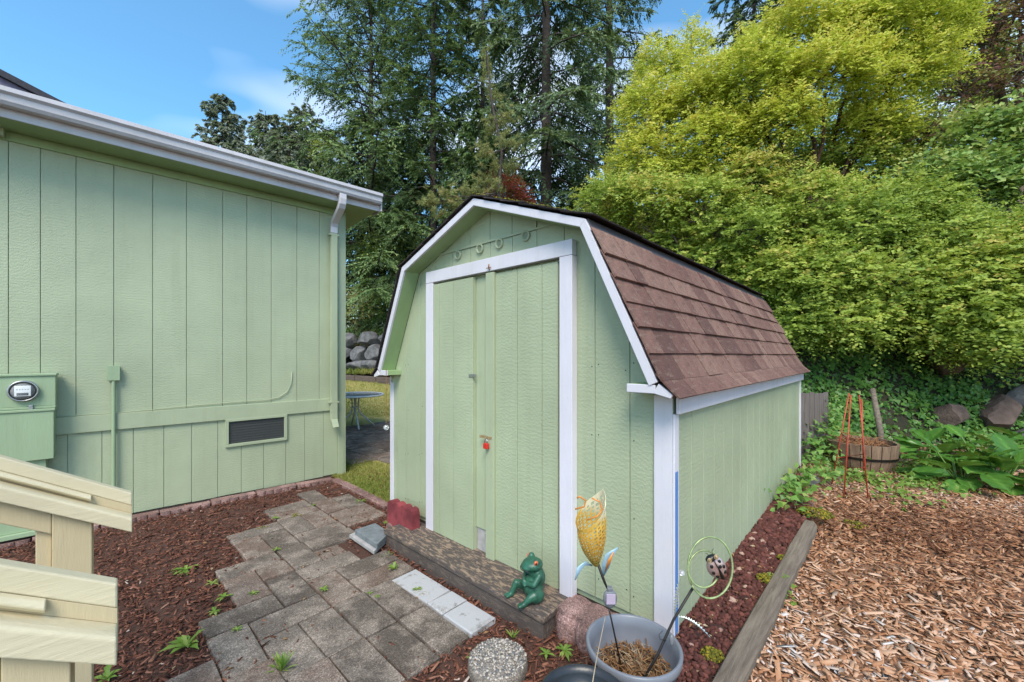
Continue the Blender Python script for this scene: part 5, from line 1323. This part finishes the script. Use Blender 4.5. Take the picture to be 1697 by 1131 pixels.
bush('willow_shrub', 'tall yellow shrub with upright shoots beside the dark spruce', 'shrub', (P(1120, 400, 10.2).x, 10.2, bz(P(1120, 400, 10.2).x, 10.2)),
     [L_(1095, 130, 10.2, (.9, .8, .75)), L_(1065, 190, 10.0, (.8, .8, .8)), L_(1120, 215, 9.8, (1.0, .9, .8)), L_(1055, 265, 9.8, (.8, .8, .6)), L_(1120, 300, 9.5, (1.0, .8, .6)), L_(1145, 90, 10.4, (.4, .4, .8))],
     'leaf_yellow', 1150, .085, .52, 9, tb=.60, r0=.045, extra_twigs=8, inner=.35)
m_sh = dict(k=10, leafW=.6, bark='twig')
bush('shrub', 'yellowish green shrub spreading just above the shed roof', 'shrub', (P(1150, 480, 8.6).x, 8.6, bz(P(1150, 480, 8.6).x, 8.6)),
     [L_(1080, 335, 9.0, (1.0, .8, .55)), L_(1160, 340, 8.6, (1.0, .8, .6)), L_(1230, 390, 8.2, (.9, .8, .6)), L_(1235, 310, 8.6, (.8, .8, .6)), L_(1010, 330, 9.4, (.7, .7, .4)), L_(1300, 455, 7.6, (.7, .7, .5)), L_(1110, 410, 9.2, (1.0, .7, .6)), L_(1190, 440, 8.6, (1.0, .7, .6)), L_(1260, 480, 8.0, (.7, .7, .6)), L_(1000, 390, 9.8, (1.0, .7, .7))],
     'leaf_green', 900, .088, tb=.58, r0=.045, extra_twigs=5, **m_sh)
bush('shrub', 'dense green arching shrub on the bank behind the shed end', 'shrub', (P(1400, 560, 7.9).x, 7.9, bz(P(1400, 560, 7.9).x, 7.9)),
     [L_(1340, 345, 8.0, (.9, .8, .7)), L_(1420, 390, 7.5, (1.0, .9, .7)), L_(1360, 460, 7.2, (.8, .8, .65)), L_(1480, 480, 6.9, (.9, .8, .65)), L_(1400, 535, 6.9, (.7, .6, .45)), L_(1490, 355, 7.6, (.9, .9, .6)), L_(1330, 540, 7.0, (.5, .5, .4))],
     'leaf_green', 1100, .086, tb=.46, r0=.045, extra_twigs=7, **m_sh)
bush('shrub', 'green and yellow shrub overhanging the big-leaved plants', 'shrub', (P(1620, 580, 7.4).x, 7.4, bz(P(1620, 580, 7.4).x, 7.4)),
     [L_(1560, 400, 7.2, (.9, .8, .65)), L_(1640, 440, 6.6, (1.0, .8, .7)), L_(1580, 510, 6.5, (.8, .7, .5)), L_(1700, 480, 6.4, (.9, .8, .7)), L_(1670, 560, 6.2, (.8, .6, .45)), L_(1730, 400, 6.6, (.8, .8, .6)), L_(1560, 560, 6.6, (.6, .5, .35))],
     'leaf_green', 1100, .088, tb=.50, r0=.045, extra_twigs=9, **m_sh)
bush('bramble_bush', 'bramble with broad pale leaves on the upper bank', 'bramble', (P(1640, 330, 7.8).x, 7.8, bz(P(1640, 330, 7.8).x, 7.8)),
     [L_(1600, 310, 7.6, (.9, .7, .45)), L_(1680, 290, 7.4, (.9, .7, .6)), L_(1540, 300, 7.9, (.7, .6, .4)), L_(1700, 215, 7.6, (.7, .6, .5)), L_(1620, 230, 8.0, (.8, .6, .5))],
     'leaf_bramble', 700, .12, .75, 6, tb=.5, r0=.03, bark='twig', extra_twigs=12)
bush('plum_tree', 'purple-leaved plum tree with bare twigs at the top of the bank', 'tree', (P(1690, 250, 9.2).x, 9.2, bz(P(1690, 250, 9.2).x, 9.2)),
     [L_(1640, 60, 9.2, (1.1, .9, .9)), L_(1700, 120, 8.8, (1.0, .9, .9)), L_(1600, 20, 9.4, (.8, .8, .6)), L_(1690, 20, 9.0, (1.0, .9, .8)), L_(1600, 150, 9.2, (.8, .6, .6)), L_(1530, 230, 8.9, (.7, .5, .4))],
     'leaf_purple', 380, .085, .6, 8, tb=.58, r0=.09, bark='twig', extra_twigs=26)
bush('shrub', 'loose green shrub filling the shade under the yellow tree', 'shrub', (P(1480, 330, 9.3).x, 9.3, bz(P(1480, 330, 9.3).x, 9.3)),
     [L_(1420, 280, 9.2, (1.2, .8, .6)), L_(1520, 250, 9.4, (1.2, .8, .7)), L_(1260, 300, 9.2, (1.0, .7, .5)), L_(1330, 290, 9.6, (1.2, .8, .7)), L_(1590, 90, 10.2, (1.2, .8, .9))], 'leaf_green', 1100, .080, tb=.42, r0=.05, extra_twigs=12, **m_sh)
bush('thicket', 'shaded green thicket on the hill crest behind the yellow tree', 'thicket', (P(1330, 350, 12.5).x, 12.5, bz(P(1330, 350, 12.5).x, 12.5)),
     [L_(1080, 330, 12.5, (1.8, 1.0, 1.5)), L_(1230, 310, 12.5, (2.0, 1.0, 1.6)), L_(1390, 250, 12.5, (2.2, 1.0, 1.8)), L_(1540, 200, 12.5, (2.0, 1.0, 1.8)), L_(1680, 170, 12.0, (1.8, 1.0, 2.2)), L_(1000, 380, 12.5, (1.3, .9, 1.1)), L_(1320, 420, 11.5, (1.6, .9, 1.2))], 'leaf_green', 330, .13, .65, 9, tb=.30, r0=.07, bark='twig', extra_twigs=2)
# filler vegetation at the back of the lawn
def low(name, label, px, py, dp, r, mat, tb=.4, dens=900, lf=.06):
    c = P(px, py, dp); bush(name, label, 'shrub', (c.x, c.y, bz(c.x, c.y)-.1), [(tuple(c), r)], mat, dens, lf, .5, 8, tb=tb, r0=.03, bark='twig')
conifer('spruce_tree', 'shaggy dark spruce with boughs reaching the ground beyond the boulder wall', base_at(600, 24), 13, 4.2, 'conifer_dark', 80, 31, start=.0, droop=.6, dens=1.0, twl=.25, trunk_r=.2, side_len=.48)
low('shrub', 'dry tan and green bush above the boulder wall next to the house corner', 590, 508, 18.6, (1.1, .7, .9), 'pine_olive', .6, 700)
low('shrub', 'dark green low shrub above the boulder wall under the spruces', 640, 512, 19.0, (1.5, .7, .9), 'leaf_ivy', .4, 900)
low('shrub', 'yellowish bush glimpsed through the spruce boughs', 545, 265, 24, (1.4, 1.2, 1.6), 'leaf_yellow', .55, 500, .09)
low('shrub', 'olive bush behind the low dark spruce', 655, 440, 19.5, (2.2, .8, 1.8), 'leaf_green', .25, 420, .08)

# ------------------------------------------------------------------ ivy on the bank
def ivy(name, n, xr, dr, size, thick, label=None, seed=0):
    x = rng.uniform(*xr, n*3); d = rng.uniform(0, 1, n*3)**1.1*(dr[1]-dr[0])+dr[0]; y = np.interp(x, TX, TY)+d
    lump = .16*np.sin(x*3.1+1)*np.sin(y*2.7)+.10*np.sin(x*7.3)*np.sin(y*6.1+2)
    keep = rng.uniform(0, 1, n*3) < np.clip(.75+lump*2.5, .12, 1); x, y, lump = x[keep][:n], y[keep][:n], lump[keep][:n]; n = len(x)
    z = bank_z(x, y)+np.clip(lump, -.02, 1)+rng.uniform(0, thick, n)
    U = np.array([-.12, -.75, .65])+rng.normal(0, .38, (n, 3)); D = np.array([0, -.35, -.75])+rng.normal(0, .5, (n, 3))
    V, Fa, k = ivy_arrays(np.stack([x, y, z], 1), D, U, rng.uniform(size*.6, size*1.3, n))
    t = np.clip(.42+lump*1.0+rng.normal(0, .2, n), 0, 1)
    o = link(name, mesh_np(name, V, Fa, np.repeat(t, k)), 'leaf_ivy'); o['kind'] = 'stuff'; return o
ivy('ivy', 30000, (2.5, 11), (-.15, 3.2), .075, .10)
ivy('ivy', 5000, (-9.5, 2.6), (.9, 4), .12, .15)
def clump_ivy(name, label, pts, n, size, mat='leaf_ivy', tb=.75, thick=.16, cat='plant', sp=.10):
    c0 = sum((Vector(p) for p in pts), Vector())/len(pts); q = []
    for i in range(n):
        t = random.uniform(0, len(pts)-1.001); k_ = int(t); p = Vector(pts[k_]).lerp(Vector(pts[k_+1]), t-k_); q.append(p-c0+Vector((random.gauss(0, sp), random.gauss(0, sp*.8), abs(random.gauss(0, thick*.6)))))
    q = np.array(q); D = rng.normal(0, 1, (n, 3))+np.array([0, -.3, -.1]); U = np.array([0, -.4, 1])+rng.normal(0, .35, (n, 3))
    V, Fa, k = ivy_arrays(q, D, U, rng.uniform(size*.6, size*1.25, n))
    root = thing(name, label, cat, c0); link('leaves', mesh_np(name, V, Fa, np.repeat(np.clip(rng.normal(tb, .16, n), 0, 1), k)), mat, root)
    m = MB()
    for i in range(len(pts)-1): m.tube([Vector(pts[i])-c0+Vector((0,0,.01)), Vector(pts[i+1])-c0+Vector((0,0,.01))], .004, 5, False)
    m.build('vine', 'twig', root)
clump_ivy('ivy_trailer', 'bright ivy trailing out over the gravel at the shed rear corner', [G(1318, 845, .25), G(1322, 815, .26), G(1345, 790, .30), G(1375, 775, .32)], 260, .065)
clump_ivy('ivy_trailer', 'ivy climbing over the board fence behind the shed', [P(1345, 770, 5.2), P(1362, 740, 5.3), P(1370, 705, 5.5), P(1378, 670, 5.7)], 420, .065, tb=.62, sp=.14)
clump_ivy('ground_creeper', 'pale green creeper spreading in front of the barrel planter', [G(1470, 830, .16), G(1480, 800, .17), G(1530, 795, .17), G(1570, 815, .16)], 520, .05, 'weed', .45, .05, sp=.17)
clump_ivy('ground_creeper', 'green creeper growing between barrel planter and big-leaved plant', [G(1500, 785, .17), G(1535, 770, .18), G(1590, 800, .17)], 420, .05, 'weed', .3, .08, sp=.16)
clump_ivy('ground_creeper', 'low green creeper around the foot of the barrel planter', [G(1375, 795, .2), G(1400, 785, .19), G(1440, 795, .17)], 300, .05, 'weed', .35, .06, sp=.15)
# dry grass mound beside the barrel
dm = G(1508, 775, .17); dg = thing('dry_grass_clump', 'brown dry grass clump beside the barrel planter', 'grass clump', (dm.x, dm.y+.25, .12)); twigs('blades', dg, 260, (0, 0, .06), .22, (.08, .26), 'straw', .003)

# ------------------------------------------------------------------ big-leaved plants
def bigleaf_mesh(L, W_):
    V = []; Fc = []; nu_, nv_ = 8, 6
    for j in range(nu_+1):
        t = j/nu_; w_ = W_*.5*max(.02, math.sin(pi*(.03+.95*t)))**.55
        for i in range(nv_+1):
            s = -1+2*i/nv_
            V.append((L*t, s*w_, -.20*L*t*t+.10*W_*abs(s)**1.2+.010*math.sin(t*16+abs(s)*5)*abs(s)))
    for j in range(nu_):
        for i in range(nv_): a = j*(nv_+1)+i; Fc.append((a, a+nv_+1, a+nv_+2, a+1))
    me = mesh_py('big_leaf', V, Fc, True)
    at_ = me.attributes.new('tint', 'FLOAT', 'POINT')
    b = random.uniform(.05, .70)
    for k_, v in enumerate(V): at_.data[k_].value = min(1, b+(.40 if abs(v[1]) < .004 else 0)+.16*math.sin(v[0]*70-abs(v[1])*90))
    me.materials.append(MATS['big_leaf']); return me
bl = [bigleaf_mesh(L, L*w_) for L, w_ in ((.27, .66), (.30, .62), (.24, .74), (.33, .58), (.29, .68), (.26, .62), (.31, .66), (.28, .7))]
spots = [(1560, 770, 20, 'big-leaved plant with upright oval leaves nearest the barrel planter'), (1640, 765, 26, 'big-leaved plant in front of the dark brown boulder'), (1615, 800, 20, 'low big-leaved plant at the edge of the wood chips'), (1690, 805, 26, 'largest big-leaved plant drooping over the wood chips'), (1725, 765, 18, 'big-leaved plant by the mossy grey rock')]
for px, py, n, lab in spots:
    g = G(px, py+10, .16); pl_ = thing('broadleaf_plant', lab, 'plant', (g.x, g.y+.15, .13), 0, 'broad-leaved plants at the foot of the bank')
    a0 = random.uniform(0, 6)
    for k in range(n):
        a = a0+k*2.4; tilt = random.uniform(.0, .8) if k > 2 else random.uniform(.8, 1.2); st_ = random.uniform(.10, .22)
        d = Vector((cos(a), sin(a), 0)); tipp = d*random.uniform(.02, .30)+Vector((random.gauss(0, .06), random.gauss(0, .06), st_*random.uniform(.5, 1.3)+.16*tilt))
        lf_ = link('leaf', random.choice(bl), None, pl_, tipp); lf_.rotation_euler = Euler((random.gauss(0, .25), -tilt+.25, a), 'XYZ'); lf_.scale = (s_ := random.uniform(.8, 1.15), s_, s_)
        MB().tube([(0, 0, 0), d*.04+Vector((0, 0, st_*.6)), tipp], .007, 6, False).build('leaf_stalk', 'stalk_green', pl_, True)

# ------------------------------------------------------------------ grass and weeds
def grass(name, n, pts_fn, hr, wd_, tb=.5):
    p = pts_fn(n); n = len(p); D = np.array([0, 0, 1.])+rng.normal(0, .45, (n, 3)); D[:, 2] = np.abs(D[:, 2]); U = rng.normal(0, 1, (n, 3)); L = rng.uniform(*hr, n)
    V, Fa, k = leaf_arrays(p, D, U, L, np.full(n, wd_)*rng.uniform(.6, 1.3, n), .0)
    t = np.clip(tb+.25*np.sin(p[:, 0]*3)*np.sin(p[:, 1]*2.3)+rng.normal(0, .18, n), 0, 1)
    o = link(name, mesh_np(name, V, Fa, np.repeat(t, k)), 'grass'); o['kind'] = 'stuff'
def lawn_near(n):
    s, t = rng.uniform(.0, 1, n*4), rng.uniform(0, .13, n*4); q = np.array([lawn_pt(a, b) for a, b in zip(s, t)]); px = CX+F*q[:, 0]/q[:, 1]; py = CY0+F*(H-q[:, 2])/q[:, 1]
    return q[(px < 665) & (px > 540) & (py > 764)][:n]
grass('grass_blades', 9000, lawn_near, (.025, .06), .006, .38)
def lawn_far(n):
    s, t = rng.uniform(.0, 1, n*3), rng.uniform(.2, 1, n*3); q = np.array([lawn_pt(a, b) for a, b in zip(s, t)]); px = CX+F*q[:, 0]/q[:, 1]; py = CY0+F*(H-q[:, 2])/q[:, 1]
    return q[(px < 680) & (px > 540) & (py < 692)][:n]
grass('grass_blades', 14000, lawn_far, (.04, .09), .016, .55)
def wall_top(n):
    x = rng.uniform(-7.6, -3.2, n); y = np.interp(x, TX, TY)+rng.uniform(-1.0, -.1, n); z = .82+rng.uniform(-.05, .05, n); k = n//2
    y[:k] = np.interp(x[:k], TX, TY)+rng.uniform(.7, 2.4, k); z[:k] = bank_z(x[:k], y[:k]); return np.stack([x, y, z], 1)
grass('tall_grass', 5000, wall_top, (.12, .30), .03, .35)
def weed(px, py, r, n, label, blade=False, up=.5, z=.012, mat='weed', group=None, cat='weed'):
    r *= .72; n = int(n*1.3); g = G(px, py, z); root = thing('weed', label, cat, (g.x, g.y, z), 0, group)
    V = []; Fc = []; T = []
    for k in range(n):
        a = k*2.4+random.uniform(-.4, .4); L = r*random.uniform(.6, 1.15); el = up*random.uniform(.5, 1.3); w_ = L*(.05 if blade else .13)
        d = Vector((cos(a)*cos(el), sin(a)*cos(el), sin(el))); s_ = Vector((-sin(a), cos(a), 0)); b = len(V); m_ = 5
        for j in range(m_+1):
            t = j/m_; ww = w_*(math.sin(pi*min(.98, .1+.88*t)))*(1 if blade else (1.25 if j % 2 else .75)); c = d*L*t+Vector((0, 0, -.35*L*t*t*(.6 if blade else 1)+.004))
            V += [c-s_*ww+Vector((0, 0, ww*.3)), c, c+s_*ww+Vector((0, 0, ww*.3))]
        tt = random.uniform(.15, .8); T += [tt+(.2 if q_ % 3 == 1 else 0) for q_ in range(3*(m_+1))]
        Fc += [(b+3*j+i, b+3*j+i+1, b+3*j+4+i, b+3*j+3+i) for j in range(m_) for i in (0, 1)]
    me = mesh_py('weed', V, Fc, True); at_ = me.attributes.new('tint', 'FLOAT', 'POINT'); at_.data.foreach_set('value', np.clip(T, 0, 1).astype(np.float32))
    link('leaves', me, mat, root)
weed(308, 945, .13, 11, 'jagged rosette weed in the bark mulch beside the paving edge', up=.35)
weed(310, 1072, .17, 9, 'weed with long smooth leaves beside the lower paver corner', up=.75)
weed(476, 797, .20, 12, 'upright fern-like weed growing at the foot of the house wall', up=1.1)
weed(466, 1115, .16, 22, 'grass tuft growing between the pavers and the mulch', True, 1.1)
weed(596, 834, .13, 16, 'bright weed tuft in the joint beside the lawn bricks', True, .6)
weed(176, 1128, .13, 8, 'leafy weed in the mulch under the near stair railing', up=.8)
weed(652, 945, .10, 8, 'small upright weed with brown leaves beside the white pavers', up=1.0, z=.03)
weed(643, 925, .10, 10, 'grassy weed at the foot of the wooden step', True, .8)
weed(850, 1060, .10, 9, 'weed tuft between round stepping stone and wooden step', True, 1.0)
g_ = 'small weeds in the paving and mulch'
for px, py, r, n, lab in ((458, 912, .07, 6, 'single small weed in a paver joint near the mulch edge'), (536, 978, .06, 12, 'fine green weed tuft where four pavers meet'), (352, 968, .07, 7, 'small seedling in mulch beside the jagged rosette weed'), (372, 990, .08, 9, 'three-lobed clover weed by the paving edge'), (355, 1015, .08, 9, 'clover weed creeping onto the lower pavers'),
        (420, 985, .06, 7, 'tiny clover patch lying on a paver'), (612, 985, .045, 6, 'tiny weed in the joint of the brown pavers'), (625, 990, .04, 6, 'tiny weed in the joint next to its twin by the white pavers'), (690, 978, .06, 8, 'clover weed against the white painted paver'), (458, 860, .08, 9, 'leafy weed beside the mossy patch in the mulch'), (520, 838, .06, 7, 'small weed on the farthest mossy pavers'), (392, 1045, .06, 8, 'small weed sprout alone in the mulch'),
        (935, 1080, .09, 10, 'light green weed in front of the pink edger'), (905, 1085, .07, 8, 'reddish green weed beside the round stepping stone'), (1235, 985, .0, 0, ''), (640, 868, .06, 8, 'weed beside the dark stone slab'), (785, 1095, .07, 8, 'weed at the broken corner of the pavers')):
    if n: weed(px, py, r, n, lab, up=.5, z=.03, group=g_)
clump_ivy('creeping_weed', 'grey-green creeping weed hanging over the landscape timber', [G(1285, 955, .2), G(1300, 990, .14), G(1310, 1010, .1)], 90, .035, 'weed', .35, .02, 'weed', .03)
# moss
def moss(name, spots_):
    ps, ss_ = [], []
    for c, r, n in spots_:
        a = rng.uniform(0, 6.28, n); q = np.sqrt(rng.uniform(0, 1, n))*r; ps.append(np.stack([c[0]+q*np.cos(a), c[1]+q*np.sin(a), c[2]+.02*r/.1*(1-(q/r)**2)+rng.uniform(-.003, .003, n)], 1)); ss_.append(rng.uniform(.004, .010, n))
    p = np.concatenate(ps); o = link(name, rocks_mesh(name, p, np.concatenate(ss_), .35, .8), 'moss'); o['kind'] = 'stuff'
moss('moss', [(G(490, 858, .01), .10, 260), (G(437, 878, .01), .08, 180), (G(1272, 960, .205), .06, 180), (G(1300, 925, .205), .04, 90), (G(1180, 1085, .18), .05, 140), (G(1220, 1085, .12), .05, 120), (G(1350, 850, .24), .13, 420), (G(1415, 870, .15), .10, 100), (G(660, 878, .015), .05, 100)])
# moss clinging along the shingle butts and the ridge
pm = []
for k in range(900):
    r = random.choice([0, 1, 2, 3, 4, 5, 5, 6, 6]); v = V0+(V1-V0)*random.uniform(.0, 1)**.45
    if random.random() < .5: v = random.choice([2.6, 3.1, 3.6, 1.3, 3.85])+random.gauss(0, .07)
    if v > V1: continue
    q = top+dn*(.095+EXPO*(r+1)+.006)+nrm*.012 if r < 6 else fl1+Vector((0, .03, .012))
    pm.append(S2W(v, q.y, q.z))
for k in range(160): pm.append(S2W(random.uniform(V0, 1), SW/2+random.uniform(-.5, .1)*0-random.uniform(0, .6), 0)+Vector((0, 0, 0)))
pm2 = []
for q in pm[:-160]: pm2.append(q)
for k in range(160):
    u = SW/2-random.uniform(-.02, .8); pm2.append(S2W(V0-.02+abs(random.gauss(0, .04)), u, HA+.085-(SW/2-u)*(HA-HB)/(SW/2-IB)))
pm2 = np.array([tuple(q) for q in pm2]); o = link('roof_moss', rocks_mesh('roof_moss', pm2, rng.uniform(.003, .008, len(pm2)), .4, .8), 'moss'); o['kind'] = 'stuff'
# fallen leaves and debris
def debris(name, n, poly, zf, **kw):
    p = scatter_px(n, poly, zf, bias=.6, **kw); p[:, 2] += .016; D = rng.normal(0, 1, (n, 3))*np.array([1, 1, .15]); U = np.array([0, 0, 1.])+rng.normal(0, .25, (n, 3)); L = rng.uniform(.015, .045, n)
    V, Fa, k = leaf_arrays(p, D, U, L, L*.5, .15); o = link(name, mesh_np(name, V, Fa, np.repeat(rng.beta(1.5, 1.8, n), 4)), 'debris'); o['kind'] = 'stuff'
debris('fallen_leaves', 260, [(p[0], p[1]) for p in bed_pts], lambda x, y: np.full(len(x), .012), x1=1000)
debris('fallen_leaves', 160, [(q[0], q[1]) for q in grav_poly], grav_z)
debris('fallen_leaves', 420, chip_poly, lambda x, y: chip_z(x, y)+.008)
